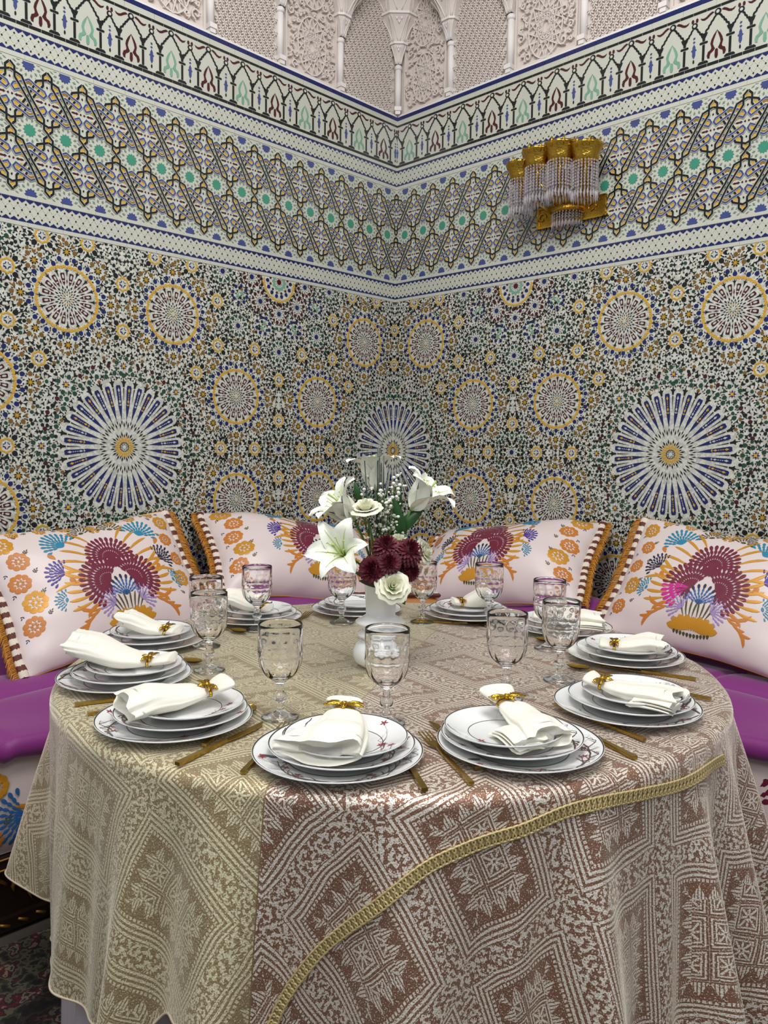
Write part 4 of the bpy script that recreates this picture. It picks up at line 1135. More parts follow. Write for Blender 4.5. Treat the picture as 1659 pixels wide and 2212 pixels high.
me = cloth.data; uvl = me.uv_layers.new(name='flat'); flat = np.array([p for row in rows_i for p in row], dtype=np.float32)
li = np.empty(len(me.loops), dtype=np.int32); me.loops.foreach_get('vertex_index', li); uvl.data.foreach_set('uv', flat[li].ravel())
# hem cord and braid are parts of the cloth
TRM = mat('pale_hem', '#c9b9a4', .6); BRD = mat('gold_braid', '#c4b07c', .45, .3, var=.2, vscale=400, bump=.3, bscale=900)
mb = MB(); mb.tube([cloth_pt(*rows_i[-1][i]) for i in range(NT)], .0022, TRM, 5, closed=True); mb.build('hem', cloth)
BP = [(-.30, -1.13), (-.238, -1.036), (-.150, -.960), (-.060, -.905), (.036, -.833), (.110, -.795), (.197, -.756), (.275, -.710), (.390, -.656), (.485, -.600), (.56, -.53), (.62, -.47)]
def bez(P, n):
    out = []
    for i in range(len(P)-1):
        p0, p1, p2, p3 = P[max(0, i-1)], P[i], P[i+1], P[min(len(P)-1, i+2)]
        for k in range(n):
            t = k/n; out.append(tuple(.5*((2*p1[j])+(-p0[j]+p2[j])*t+(2*p0[j]-5*p1[j]+4*p2[j]-p3[j])*t*t+(-p0[j]+3*p1[j]-3*p2[j]+p3[j])*t**3) for j in range(len(p1))))
    out.append(P[-1]); return out
path = bez(BP, 30); cum = [0]
for a, b in zip(path, path[1:]): cum.append(cum[-1]+hypot(b[0]-a[0], b[1]-a[1]))
def along(s):
    s = max(0, min(cum[-1]-1e-5, s)); i = 0
    lo, hi = 0, len(cum)-1
    while hi-lo > 1:
        m_ = (lo+hi)//2
        if cum[m_] <= s: lo = m_
        else: hi = m_
    t = (s-cum[lo])/(cum[lo+1]-cum[lo]); a, b = path[lo], path[lo+1]; d = (b[0]-a[0], b[1]-a[1]); L = hypot(*d)
    return a[0]+d[0]*t, a[1]+d[1]*t, -d[1]/L, d[0]/L, d[0]/L, d[1]/L
bs = MB(); rows = []
n = int(cum[-1]/.003)
for k in range(n+1):
    x, y, nx, ny, tx, ty = along(k*.003); rows.append([cloth_pt(x+nx*q, y+ny*q, .0022) for q in (-.0055, 0, .0055)])
bs.grid(rows, BRD, True); bd = bs.build('braid_trim', cloth)
for ph, amp in ((0, 1), (pi, 1)):
    pts = []; k = 0; s = 0.
    while s < cum[-1]:
        f = s/.0215*2*pi+ph; x, y, nx, ny, tx, ty = along(s+.0052*sin(2*f)); q = .0088*cos(f)
        pts.append(cloth_pt(x+nx*q, y+ny*q, .0042)); s += .0013
    for off in (0,):
        mb = MB(); mb.tube(pts, .0020, BRD, 5); mb.build('gimp_cord', bd)
# ---------------------------------------------------------------- table settings
PORC = mat('porcelain', '#e6e7e6', .12, coat=.5, spec=.6); RIMM = mat('platinum_line', '#4d4a48', .3, .7)
BRN = mat('brown_print', '#4a3324', .3); RDP = mat('red_print', '#8a1a2e', .3); BLP = mat('slate_print', '#37434f', .3)
LINEN = mat('ivory_linen', '#eae5d8', .8, sheen=.3, var=.03, vscale=40, bump=.12, bscale=1400)
GOLD = mat('polished_gold', '#c9a13a', .22, 1.0); GOLDC = mat('brushed_gold', '#a98a3e', .26, .95, var=.1, vscale=60)
def glass_mat():
    m = bpy.data.materials.new('clear_glass'); m.use_nodes = True; b = m.node_tree.nodes['Principled BSDF']
    b.inputs['Transmission Weight'].default_value = 1; b.inputs['Roughness'].default_value = 0; b.inputs['IOR'].default_value = 1.45; b.inputs['Base Color'].default_value = (1, 1, 1, 1); return m
GL = glass_mat()
TZ = .7545
def plate_z(r, R):
    t = r/R
    P = [(0, .0035), (.60, .0035), (.68, .0060), (.95, .0155), (1, .0175)]
    for (a, x), (b, y) in zip(P, P[1:]):
        if a <= t <= b: return x+(y-x)*(t-a)/(b-a)
    return .0175
def branch_2d(R, rn):
    """twigs drawn on the rim; list of (polyline, widths, mat)"""
    out = []
    def grow(r, th, dr, dth, L, w, depth):
        pts = [(r*cos(th), r*sin(th))]; ws = [w]; n = max(3, int(L/.008))
        for k in range(n):
            th += dth*.008/max(r, .02)*(1+.3*sin(k*1.7)); r += dr*.008+rn.uniform(-.0015, .0015); r = max(R*.40, min(R*.94, r))
            if r > R*.92: dr = -abs(dr)*.6
            if r < R*.60: dr = abs(dr)
            pts.append((r*cos(th), r*sin(th))); ws.append(w*(1-.75*(k+1)/n))
            if depth > 0 and k % 2 == 1: grow(r, th, -dr+rn.choice((-1, 1))*.6, dth*rn.uniform(.3, 1), L*rn.uniform(.25, .42), ws[-1]*.75, depth-1)
        out.append((pts, ws, BRN))
        if depth == 1 and rn.random() < .5:
            x, y = pts[-1]
            for q in range(5):
                a = q*1.25; out.append(([(x, y), (x+.004*cos(a), y+.004*sin(a)), (x+.0075*cos(a), y+.0075*sin(a))], [.001, .003, .0006], RDP))
    grow(R*.98, -1.45, -.55, -.9, R*1.15, .0042*R/.135, 2)
    grow(R*.98, -1.40, -.50, .95, R*1.5, .0040*R/.135, 2)
    grow(R*.95, 2.5, -.4, .8, R*.5, .0022*R/.135, 1)
    # small bird and butterfly of the print
    x, y = R*.80*cos(3.5), R*.80*sin(3.5)
    out.append(([(x-.014, y-.004), (x-.004, y), (x+.004, y+.002), (x+.015, y+.010)], [.001, .008, .010, .002], BLP))
    x, y = R*.84*cos(-1.9), R*.84*sin(-1.9)
    for sg in (-1, 1): out.append(([(x, y), (x+sg*.004, y+.002), (x+sg*.0085, y+.001)], [.001, .006, .003], BRN))
    return out
PLM = {}
def plate_meshes(R, seed):
    key = (R, seed)
    if key in PLM: return PLM[key]
    mb = MB(); z = lambda t: plate_z(t*R, R)
    prof = [(.001, 0), (R*.50, 0), (R*.56, .0012), (R*.63, .0030), (R*.95, .0128), (R*.999, .0160), (R*1.0, .0168), (R*.996, .0178), (R*.95, z(.95)), (R*.68, z(.68)), (R*.60, z(.60)), (.001, z(0))]
    mb.lathe(prof, 96, PORC); body = mb.mesh('plate_body')
    mb = MB()
    mb.lathe([(R*.978, plate_z(R*.978, R)+.0004), (R*.993, plate_z(R*.993, R)+.0006)], 96, RIMM); rim = mb.mesh('plate_rim')
    mb = MB(); mb.lathe([(R*.590, .0039), (R*.602, .0040)], 96, RIMM); inn = mb.mesh('plate_inner')
    mb = MB()
    for pts, ws, m_ in branch_2d(R, random.Random(seed)):
        lo = []; hi = []
        for i, p in enumerate(pts):
            a, b = pts[max(0, i-1)], pts[min(len(pts)-1, i+1)]; d = (b[0]-a[0], b[1]-a[1]); L = max(1e-6, hypot(*d)); n = (-d[1]/L*ws[i]/2, d[0]/L*ws[i]/2)
            for arr, s_ in ((lo, -1), (hi, 1)):
                X, Y = p[0]+s_*n[0], p[1]+s_*n[1]; r = hypot(X, Y)
                if r > R*.97: X, Y = X*R*.97/r, Y*R*.97/r; r = R*.97
                arr.append((X, Y, plate_z(r, R)+.0005))
        n = len(pts); mb.add(lo+hi, [(i, i+1, n+i+1, n+i) for i in range(n-1)], m_)
    pr = mb.mesh('plate_print'); PLM[key] = (body, rim, inn, pr); return PLM[key]
PLACES = ['front-centre place, nearest the camera', 'front-right place', 'right-hand place nearest the gold braid', 'right-hand place before the big right cushion', 'back-right place beside the magenta pillow',
          'back place just right of the vase', 'back place behind the vase', 'back-left place before the reclined cushion', 'left place beside the big left cushion', 'left-edge place beside the magenta quilt', 'front-left place']
PC = [(-.068, -.629), (.228, -.559), (.467, -.347), (.579, .035), (.494, .332), (.255, .500), (-.079, .539), (-.366, .411), (-.577, .118), (-.537, -.197), (-.366, -.453)]
PC[0] = (-.068, -.600); PC[1] = (.228, -.553)
JIT = [(.006, .004), (-.012, .006), (.010, .010), (.004, .004), (-.004, 0), (0, 0), (0, 0), (.004, .004), (0, .004), (.008, .006), (.010, .008)]
for k, (x, y) in enumerate(PC):
    face = atan2(y, x-TX)+pi/2; rn = random.Random(k)
    for lv, (R, kind, lab) in enumerate(((.136, 'dinner_plate', 'large dinner plate, lowest of the stack'), (.117, 'salad_plate', 'medium plate, middle of the stack'), (.099, 'side_plate', 'small plate, top of the stack'))):
        ox, oy = JIT[k][0]*lv, JIT[k][1]*lv
        t = empty(kind, (x+ox, y+oy, TZ+.0105*lv), face+rn.uniform(-.5, .5)*(lv > 0)); tag(t, lab+', at the '+PLACES[k], 'plate', ['large dinner plates', 'medium plates on the dinner plates', 'small plates on top of the stacks'][lv])
        b, r_, i_, p_ = plate_meshes(R, 1+lv+3*(k % 3)); new('body', b, t); new('rim_line', r_, t); new('inner_line', i_, t); o = new('branch_print', p_, t); o['kind'] = 'stuff'

def napkin(k, tip, fan_, w, h, zt, zf, ringpos, style, zb, bend=0., w0=.026):
    T = Vector((tip[0], tip[1], zb)); Fv = Vector((fan_[0], fan_[1], zb)); d = Fv-T; L = d.length; ang = atan2(d.y, d.x)
    t = empty('napkin', T, ang); tag(t, NAPL[k], 'napkin', 'folded ivory napkins'); mb = MB(); rn = random.Random(k+50)
    ph = [rn.uniform(0, 6) for _ in range(4)]
    def wid(s): 
        a = w0*(1-.35*exp(-((s-ringpos)/.07)**2))
        g = max(0, (s-ringpos-.03)/(1-ringpos-.03)); e = min(1, s/.03)**.5
        return (a*(1 if s < ringpos else 1)+(w/2-a)*(g**.8 if s > ringpos else 0)+(.010*(1-s/ringpos) if s < ringpos else 0))*e
    def hei(s):
        g = max(0, (s-ringpos)/(1-ringpos)); e = min(1, s/.03)**.5
        return (.019*(1-.35*exp(-((s-ringpos)/.07)**2))+(h-.019)*sin(min(1, g*1.25)*pi/2)*(1-.35*max(0, g-.7)/.3))*e
    def base(s): return zt*max(0, 1-s/.55)**1.3+zf*max(0, (s-.45)/.55)**1.5
    def yoff(s): return bend*sin(pi*s)
    def sec(s, kk=1., dz=0., n=44):
        ww, hh, bz = wid(s)*kk, hei(s), base(s)
        row = []
        g = max(0, (s-ringpos)/(1-ringpos))
        for j in range(n):
            a = 2*pi*j/n; c, sn = cos(a), sin(a)
            pl = 1+(.10*g*sin(3*a+ph[0]+s*2)+.05*g*sin(7*a+ph[1])+.03*sin(11*a+ph[2]+s*5)*g)*(1 if sn > -.2 else .3)
            e = .75
            Y = ww*math.copysign(abs(c)**e, c)*pl; Z = (hh*(sn*.5+.5)**.85)*pl
            row.append(Vector((s*L+(.006*sin(4*a+ph[3])*g if s > .9 else 0), Y+yoff(s), bz+Z+dz)))
        return row
    rows = [sec(s) for s in [i/46 for i in range(47)]]
    mb.grid(rows, LINEN, True, closeu=True); mb.add(rows[0], [tuple(range(44))], LINEN, True)
    # folded-in mouth of the wide end
    r1 = [Vector((p.x-.010, p.y*.86+yoff(1)*.14, base(1)+(p.z-base(1))*.8+.002)) for p in rows[-1]]; r2 = [Vector((p.x-.016, p.y*.5, base(1)+(p.z-base(1))*.5+.004)) for p in rows[-1]]
    mb.grid([rows[-1], r1, r2], LINEN, True, closeu=True); mb.add(r2, [tuple(range(44))[::-1]], LINEN, True)
    if style:
        # stacked hem layers turned back at the end
        for q in range(style):
            x0, x1 = L*(.56+.03*q), L*(1.0+.02*(q % 2)); yc = (-.55+.05*q)*w*.5; hw = w*.36
            rr = []
            for i in range(15):
                u = i/14; x = x0+(x1-x0)*u
                row = []
                for j in range(20):
                    a = 2*pi*j/20; row.append(Vector((x+.003*sin(a*2), yc-abs(u-.2)*.012+hw*math.copysign(abs(cos(a))**.6, cos(a))*(1-.1*u), base(.9)*.8+.0030+q*.0062+.0031*sin(a)+.0022*sin(cos(a)*5+q)+.010*u*(1-u))))
                rr.append(row)
            mb.grid(rr, LINEN, True, closeu=True); mb.add(rr[0], [tuple(range(20))], LINEN, True); mb.add(rr[-1], [tuple(range(20))[::-1]], LINEN, True)
    mb.build('cloth', t)
    # ring
    rg = empty('napkin_ring', T, ang); tag(rg, 'gold bow ring round the napkin at the '+PLACES[k], 'napkin ring', 'gold napkin rings')
    s = ringpos; ww, hh, bz = wid(s), hei(s), base(s); cen = Vector((s*L, yoff(s), bz+hh*.5))
    mb = MB(); hoop = []
    for dx in (-.0022, .0022): pass
    for j in range(29):
        a = 2*pi*j/28; hoop.append([cen+Vector((dx, (ww*1.10+e)*cos(a), (hh*.60+e)*sin(a))) for dx, e in ((-.0026, .0005), (-.0026, .0018), (.0026, .0018), (.0026, .0005))])
    mb.grid(hoop, GOLD, True, closeu=True); mb.build('hoop', rg)
    topc = cen+Vector((0, 0, hh*.60+.004))
    mb = MB()
    for i in range(4): mb.tube([topc+Vector((.004*cos(a), .004*sin(a), .0015*i-.001)) for a in [2*pi*j/10+i for j in range(10)]], .0019, GOLD, 5, closed=True)
    mb.build('knot', rg)
    for a0, LL in ((-1.35, .034), (-1.85, .032), (1.35, .034), (1.85, .032), (.1, .020)):
        mb = MB()
        for sg in (-1, 1):
            pts = []; 
            for j in range(15):
                u = j/14; lat = sg*.0040*sin(pi*u)
                pts.append(topc+Vector((LL*u*cos(a0)-lat*sin(a0), LL*u*sin(a0)+lat*cos(a0), .003*sin(pi*u)+.0006*sin(j*2.4))))
            mb.tube(pts, [.0013+.0004*sin(j*2.4) for j in range(15)], GOLD, 5)
        pts = [topc+Vector((LL*u*cos(a0), LL*u*sin(a0), .001+.002*sin(pi*u))) for u in (0, .25, .5, .75, .95)]
        mb.tube(pts, [.001, .0026, .003, .0024, .0006], GOLD, 6); o = mb.build('bow_wing', rg)
NAPL = {0: 'ivory napkin fanned toward the viewer at the front-centre place, standing like a cone', 1: 'ivory napkin with folded hem layers at the front-right place', 2: 'ivory napkin with turned-back hem at the right-hand place nearest the gold braid',
  3: 'flat rectangular ivory napkin at the right-hand place before the big right cushion', 4: 'pleated ivory napkin at the back-right place beside the magenta pillow', 5: 'pointed ivory napkin at the back place just right of the vase',
  7: 'upright ivory napkin at the back-left place, behind the back-left glass', 8: 'ivory napkin with a raised corner at the left place beside the big left cushion', 9: 'wide ivory napkin with a lifted end at the left-edge place beside the quilt', 10: 'broad smooth ivory napkin at the front-left place'}
B3 = TZ+.021+.0045
napkin(0, (-.062, -.525), (-.090, -.690), .135, .048, .040, .0, .14, 0, B3, .012)
napkin(1, (.196, -.455), (.262, -.615), .095, .036, .042, .0, .20, 3, B3, .014)
napkin(2, (.400, -.300), (.548, -.400), .100, .036, .020, .0, .20, 3, B3, -.010)
napkin(3, (.510, .020), (.650, -.020), .085, .044, .010, .004, .25, 0, B3, .0, .034)
napkin(4, (.405, .305), (.585, .275), .120, .044, .014, .0, .22, 3, B3, 0)
napkin(5, (.205, .505), (.320, .520), .095, .058, .012, .0, .25, 0, B3, 0)
napkin(7, (-.320, .400), (-.440, .430), .085, .050, .004, .020, .18, 0, B3, 0, .034)
napkin(8, (-.500, .105), (-.645, .120), .085, .042, .006, .024, .22, 0, B3, 0, .034)
napkin(9, (-.435, -.185), (-.650, -.175), .120, .052, .014, .030, .24, 0, B3, .010, .030)
napkin(10, (-.275, -.405), (-.440, -.505), .125, .048, .034, .002, .22, 0, B3, -.014, .030)

# ---------------- glasses
def goblet_meshes():
    n = 72
    def mod(a, z):
        if .118 < z < .150: return 1-.052*(.5+.5*cos(12*a))**.5*sin((z-.118)/.032*pi)**.5
        if .086 < z <= .117: return 1-.075*(.5+.5*cos(12*a))**.5*sin((z-.086)/.031*pi)**.5
        if .012 < z < .070: return 1-.05*(.5+.5*cos(6*a))
        if z < .006: return 1+.006*cos(24*a)
        return 1
    outer = [(.0005, 0), (.033, 0), (.0345, .0012), (.034, .0026), (.026, .0055), (.014, .0095), (.0075, .014), (.0065, .022), (.0072, .030), (.0110, .034), (.0135, .039), (.0118, .045), (.0078, .048), (.0070, .054), (.0072, .062), (.0115, .068),
             (.0200, .074), (.0280, .081), (.0345, .089), (.0380, .098), (.0398, .108), (.0402, .1165), (.0408, .1185), (.0408, .126), (.0406, .134), (.0405, .142), (.0404, .150), (.0403, .160), (.0402, .170), (.0400, .1738), (.0393, .1748)]
    inner = [(.0384, .1742), (.0382, .165), (.0380, .14), (.0376, .118), (.0362, .104), (.0320, .092), (.0240, .083), (.0130, .0775), (.0005, .0760)]
    O2 = []
    for (r0, z0), (r1, z1) in zip(outer, outer[1:]):
        O2.append((r0, z0))
        if z1-z0 > .006: O2.append(((r0+r1)/2, (z0+z1)/2))
    O2.append(outer[-1])
    prof = O2+inner
    foot = [p for p in O2 if p[1] <= .0141]; stem = [p for p in O2 if .014 <= p[1] <= .0621]
    mb = MB(); mb.lathe(prof, n, GL, mod=lambda a, z: mod(a, z), smooth=True)
    me = mb.mesh('goblet_glass'); return me
gm = goblet_meshes()
GLB = ['glass in front of the vase, at the front centre', 'glass on the left of the front-centre glass', 'glass at the left, overlapping a farther glass', 'glass farther left, behind the left pair glass', 'glass before the left magenta pillow',
       'glass behind the left side of the vase, under the lily', 'glass just right of the vase, behind it', 'glass before the right reclined cushion, at the back', 'rear glass of the overlapping pair on the right', 'front glass of the overlapping pair on the right', 'glass right of the front-centre glass, on the open cloth']
GP = [(.009, -.4346), (-.1848, -.4102), (-.3807, -.1082), (-.435, .105), (-.3397, .2923), (-.1157, .393), (.1138, .4196), (.3371, .4972), (.415, .130), (.3823, -.1499), (.2501, -.2471)]
GP[7] = (.300, .400); GP[10] = (.246, -.285)
for k, (x, y) in enumerate(GP):
    o = new('goblet', gm); o.location = (x, y, TZ-.0005); o.rotation_euler = (0, 0, k*.37); tag(o, 'clear cut-glass goblet: '+GLB[k], 'glass', 'cut-glass goblets')

# ---------------- cutlery (local +x from handle end to head)
def rod(mb, x0, x1, w0, w1, h, z0=.001, z1=.001):
    vs = []
    for x, w_, z in ((x0, w0, z0), (x1, w1, z1)): vs += [(x, -w_/2, z), (x, w_/2, z), (x, w_/2, z+h), (x, -w_/2, z+h)]
    mb.add(vs, [(0, 1, 2, 3)[::-1], (4, 5, 6, 7), (0, 4, 7, 3), (1, 2, 6, 5), (3, 7, 6, 2), (0, 1, 5, 4)], GOLDC)
def fork_parts():
    a = MB(); rod(a, 0, .11, .0085, .0060, .0050); rod(a, .11, .145, .0060, .0052, .0036, .001, .0045)
    b = MB(); rod(b, .145, .158, .0052, .0230, .0022, .0045, .0055); rod(b, .158, .168, .0230, .0235, .0022, .0055, .0050)
    for i in range(4):
        y = -.0098+.00653*i; m2 = MB(); rod(b, .168, .212, .0031, .0016, .0018, .0050, .0070)
        for k in range(-8, 0): v = b.v[k]; b.v[k] = (v[0], v[1]+y, v[2])
    return [('handle', a.mesh('fork_handle')), ('tines', b.mesh('fork_tines'))]
def knife_parts():
    a = MB(); rod(a, 0, .115, .0095, .0080, .0055)
    b = MB(); P = [(.115, -.004), (.130, -.007), (.185, -.009), (.205, -.006), (.222, .003), (.220, .005), (.115, .005)]
    b.prism(P, lambda x, y, h: Vector((x, y, h)), .0018, .0036, GOLDC)
    return [('handle', a.mesh('knife_handle')), ('blade', b.mesh('knife_blade'))]
def spoon_parts():
    a = MB(); rod(a, 0, .11, .0085, .0060, .0050); rod(a, .11, .155, .0060, .0045, .0034, .001, .0040)
    b = MB(); rows = []
    for i in range(13):
        u = i/12; x = .152+.052*u; hw = .0172*max(.0, sin(pi*min(1, u*.93+.07)))**.62
        rows.append([Vector((x, hw*v, .0075-.0058*(1-v*v)*sin(pi*u)**.7+.001)) for v in [q/5-1 for q in range(11)]])
    b.grid(rows, GOLDC, True); b.grid([[p-Vector((0, 0, .0012)) for p in r] for r in rows][::-1], GOLDC, True)
    return [('handle', a.mesh('spoon_handle')), ('bowl', b.mesh('spoon_bowl'))]
CM = dict(fork=fork_parts(), knife=knife_parts(), spoon=spoon_parts())
CUT = [('fork', (-.207, -.668), (-.165, -.46), 'gold fork left of the front-centre plates'), ('knife', (.064, -.722), (.020, -.52), 'gold knife under the right edge of the front-centre plates'),
  ('fork', (.134, -.697), (.072, -.49), 'gold fork between the front-centre and front-right plates'), ('knife', (.150, -.640), (.088, -.42), 'gold knife tip beside the fork, under the front-right plates'), ('knife', (.408, -.590), (.315, -.385), 'gold knife handle right of the front-right plates'),
  ('fork', (.450, -.507), (.335, -.325), 'gold fork left of the right-hand plates nearest the gold braid'), ('knife', (.657, -.277), (.49, -.135), 'gold knife handle right of the plates nearest the gold braid'),
  ('spoon', (.590, -.160), (.430, -.050), 'gold spoon showing its bowl left of the right-hand plates'), ('knife', (.681, -.137), (.50, -.03), 'gold knife between the two right-hand settings'),
  ('spoon', (.560, .090), (.410, .207), 'gold spoon with bowl at the left of the back-right plates'), ('spoon', (.090, .425), (.256, .388), 'gold spoon lying in front of the plates right of the vase'), ('knife', (.411, .545), (.300, .38), 'gold knife handle between the two back-right settings'),
  ('fork', (-.262, .300), (-.225, .47), 'gold fork with tines right of the back-left plates'), ('spoon', (-.52, .365), (-.398, .267), 'gold spoon with bowl in front of the back-left plates'),
  ('spoon', (-.60, .005), (-.432, -.052), 'gold spoon between the two left settings'), ('knife', (-.578, -.364), (-.40, -.27), 'gold knife handle below the left-edge plates'), ('spoon', (-.535, -.415), (-.37, -.31), 'short gold handle end between the left-edge and front-left plates'),
  ('knife', (-.313, -.640), (-.208, -.445), 'gold knife right of the front-left plates'), ('spoon', (-.29, -.56), (-.245, -.37), 'gold spoon hidden under the right edge of the front-left plates')]
for kind, a, b, lab in CUT:
    t = empty({'fork': 'fork', 'knife': 'table_knife', 'spoon': 'spoon'}[kind], (a[0], a[1], TZ-.0005), atan2(b[1]-a[1], b[0]-a[0])); tag(t, lab, 'cutlery', 'gold cutlery')
    for nm, me in CM[kind]: new(nm, me, t)
# ---------------------------------------------------------------- vase with flowers
VX, VY = -.0045, -.052
t = empty('vase', (VX, VY, TZ-.001)); tag(t, 'white ceramic vase of stacked rounded tiers in the middle of the table', 'vase')
prof = [(.001, 0), (.030, 0), (.048, .005), (.059, .015), (.0628, .027), (.0615, .040), (.055, .052), (.045, .0605), (.0405, .0635), (.0415, .0655), (.0515, .0715), (.0530, .0740), (.0520, .0765), (.0415, .0840), (.0405, .0862), (.0425, .0885), (.0555, .0990), (.0575, .1025), (.0560, .1055), (.0440, .1120), (.0345, .1180), (.0335, .1215), (.0345, .145), (.0372, .185), (.0378, .1885), (.0370, .190), (.0355, .188), (.0325, .15), (.0310, .120), (.030, .09), (.001, .085)]
mb = MB(); mb.lathe(prof, 72, mat('white_ceramic', '#eff0ef', .12, coat=.6)); mb.build('body', t)
def W(px, py, dy=0.): return Vector((VX+(px-822)*.00103, VY+dy, .9435+(1262-py)*.001055))
PETW = mat('lily_petal', '#edeee2', .5, sss=.15, sheen=.2, var=.04, vscale=60); PETG = mat('lily_midrib', '#bdcb6a', .5); STG = mat('stem_green', '#3f6a24', .5, var=.2, vscale=60)
LEAF = mat('dark_leaf', '#1f4a1c', .35, var=.25, vscale=50); ROSE = mat('cream_rose', '#e9e8cf', .6, sss=.2, var=.05, vscale=80); CHR = mat('burgundy_petal', '#5a0c20', .6, var=.25, vscale=60); PST = mat('pale_green', '#a9c070', .5); WHT = mat('tiny_white_bloom', '#ecebe0', .7); REED = mat('dark_reed', '#26332c', .35)
def frame(z):
    z = z.normalized(); x = z.orthogonal().normalized(); return x, z.cross(x), z
def petal_grid(L, Wd, a0, a1, curl, tip=.12, n=13, m=7, ruff=.0, ph=0., cup=.25):
    """in local frame: y lateral, axis z; a0..a1 angle off the axis along the length"""
    rows = []; x = z = 0.; st = L/(n-1)
    for i in range(n):
        u = i/(n-1); a = a0+(a1-a0)*u**1.3+curl*max(0, u-.65)**1.5*6
        if i: x += sin(a)*st; z += cos(a)*st
        w_ = Wd/2*(sin(pi*min(1, u**.8*.93+.05))**.75*(1-.15*u)+.02)
        if i == n-1: w_ = Wd*.01
        row = []
        for j in range(m):
            v = j/(m-1)*2-1; lift = cup*w_*(v*v)*(1-u*.4)-.0010*(1 if abs(v) < .2 else 0)+ruff*sin(v*5+u*11+ph)*abs(v)*u
            row.append((x-cos(a)*lift, v*w_, z+sin(a)*lift))
        rows.append(row)
    return rows
def put(rows, base, X, Y, Z, ang):
    c, s = cos(ang), sin(ang)
    return [[base+X*(p[0]*c-p[1]*s)+Y*(p[0]*s+p[1]*c)+Z*p[2] for p in r] for r in rows]
def stem_to_vase(mb, base, rad=.0026, m_=None, via=None):
    e = Vector((VX+(base.x-VX)*.12, VY+(base.y-VY)*.12, .875)); mid = via or Vector((VX+(base.x-VX)*.12, VY+(base.y-VY)*.12, .985)); pts = []
    for k in range(13):
        u = k/12; pts.append(base*(1-u)**2+mid*2*u*(1-u)+e*u*u)
    mb.tube(pts, rad, m_ or STG, 6)
def lily(base, axis, L, a1, curl, label, spin=0., scales=None, stam=True):
    t = empty('lily', base); tag(t, label, 'lily', 'white lilies'); O = Vector((0, 0, 0)); X, Y, Z = frame(Vector(axis))
    for i in range(6):
        sc = (scales or [1]*6)[i]
        r_ = petal_grid(L*sc, L*(.60 if i % 2 else .44), .28, a1, curl*(1.1 if i % 2 == 0 else .9), ruff=.004, ph=i, cup=.30)
        rr = put(r_, O, X, Y, Z, spin+i*pi/3+.06*(i % 2)); mb = MB(); mb.grid(rr, PETW, True)
        rib = [row[3]+(row[3]-O).normalized()*0+Z*.0006*(1) for row in rr[1:-3]]
        mb.tube([p+(Z*.0009) for p in rib], [.0014*(1-k/len(rib)*.8) for k in range(len(rib))], PETG, 4); mb.build('petal', t)
    if stam:
        mb = MB(); P = [O+Z*(L*.75*u)+X*.004*sin(u*3) for u in [k/6 for k in range(7)]]; mb.tube(P, [.0022]*6+[.0034], PST, 6); mb.build('pistil', t)
        for i in range(6):
            a = spin+i*pi/3+.5; q = X*cos(a)+Y*sin(a); mb = MB(); P = [O+Z*(L*.62*u)+q*(L*.20*u**1.6) for u in [k/6 for k in range(7)]]
            mb.tube(P, .0009, PST, 4); mb.tube([P[-1]-X*.003, P[-1]+X*.003], .0011, PETG, 4); mb.build('stamen', t)
    mb = MB(); mb.lathe([(.0005, -.004), (.0045, -.003), (.006, .004), (.0055, .010)], 10, PST, M=Matrix(((X.x, Y.x, Z.x, 0), (X.y, Y.y, Z.y, 0), (X.z, Y.z, Z.z, 0), (0, 0, 0, 1)))); 
    m2 = MB(); stem_to_vase(m2, Vector(base)); m2.v = [(v[0]-base[0], v[1]-base[1], v[2]-base[2]) for v in m2.v]; mb.add(m2.v, m2.f, STG, True); mb.build('stem', t)
lily(W(747, 1196, -.075), (-.28, -.80, .42), .104, 1.45, .55, 'large white lily wide open at the lower left of the bouquet, facing the viewer', .35, [1, 1.0, .95, 1, 1.05, 1])
lily(W(762, 1122, -.03), (-.62, -.25, .62), .108, 1.05, .6, 'white lily seen from the side at the left of the bouquet', .2)
lily(W(808, 1062, .03), (-.08, .10, 1), .105, 1.0, .7, 'white lily at the top of the bouquet, opening upward', .5)
lily(W(886, 1100, -.01), (.60, -.15, .72), .110, 1.05, .9, 'white lily at the upper right with one long drooping petal', .0, [1.15, 1, 1, 1, 1, 1])
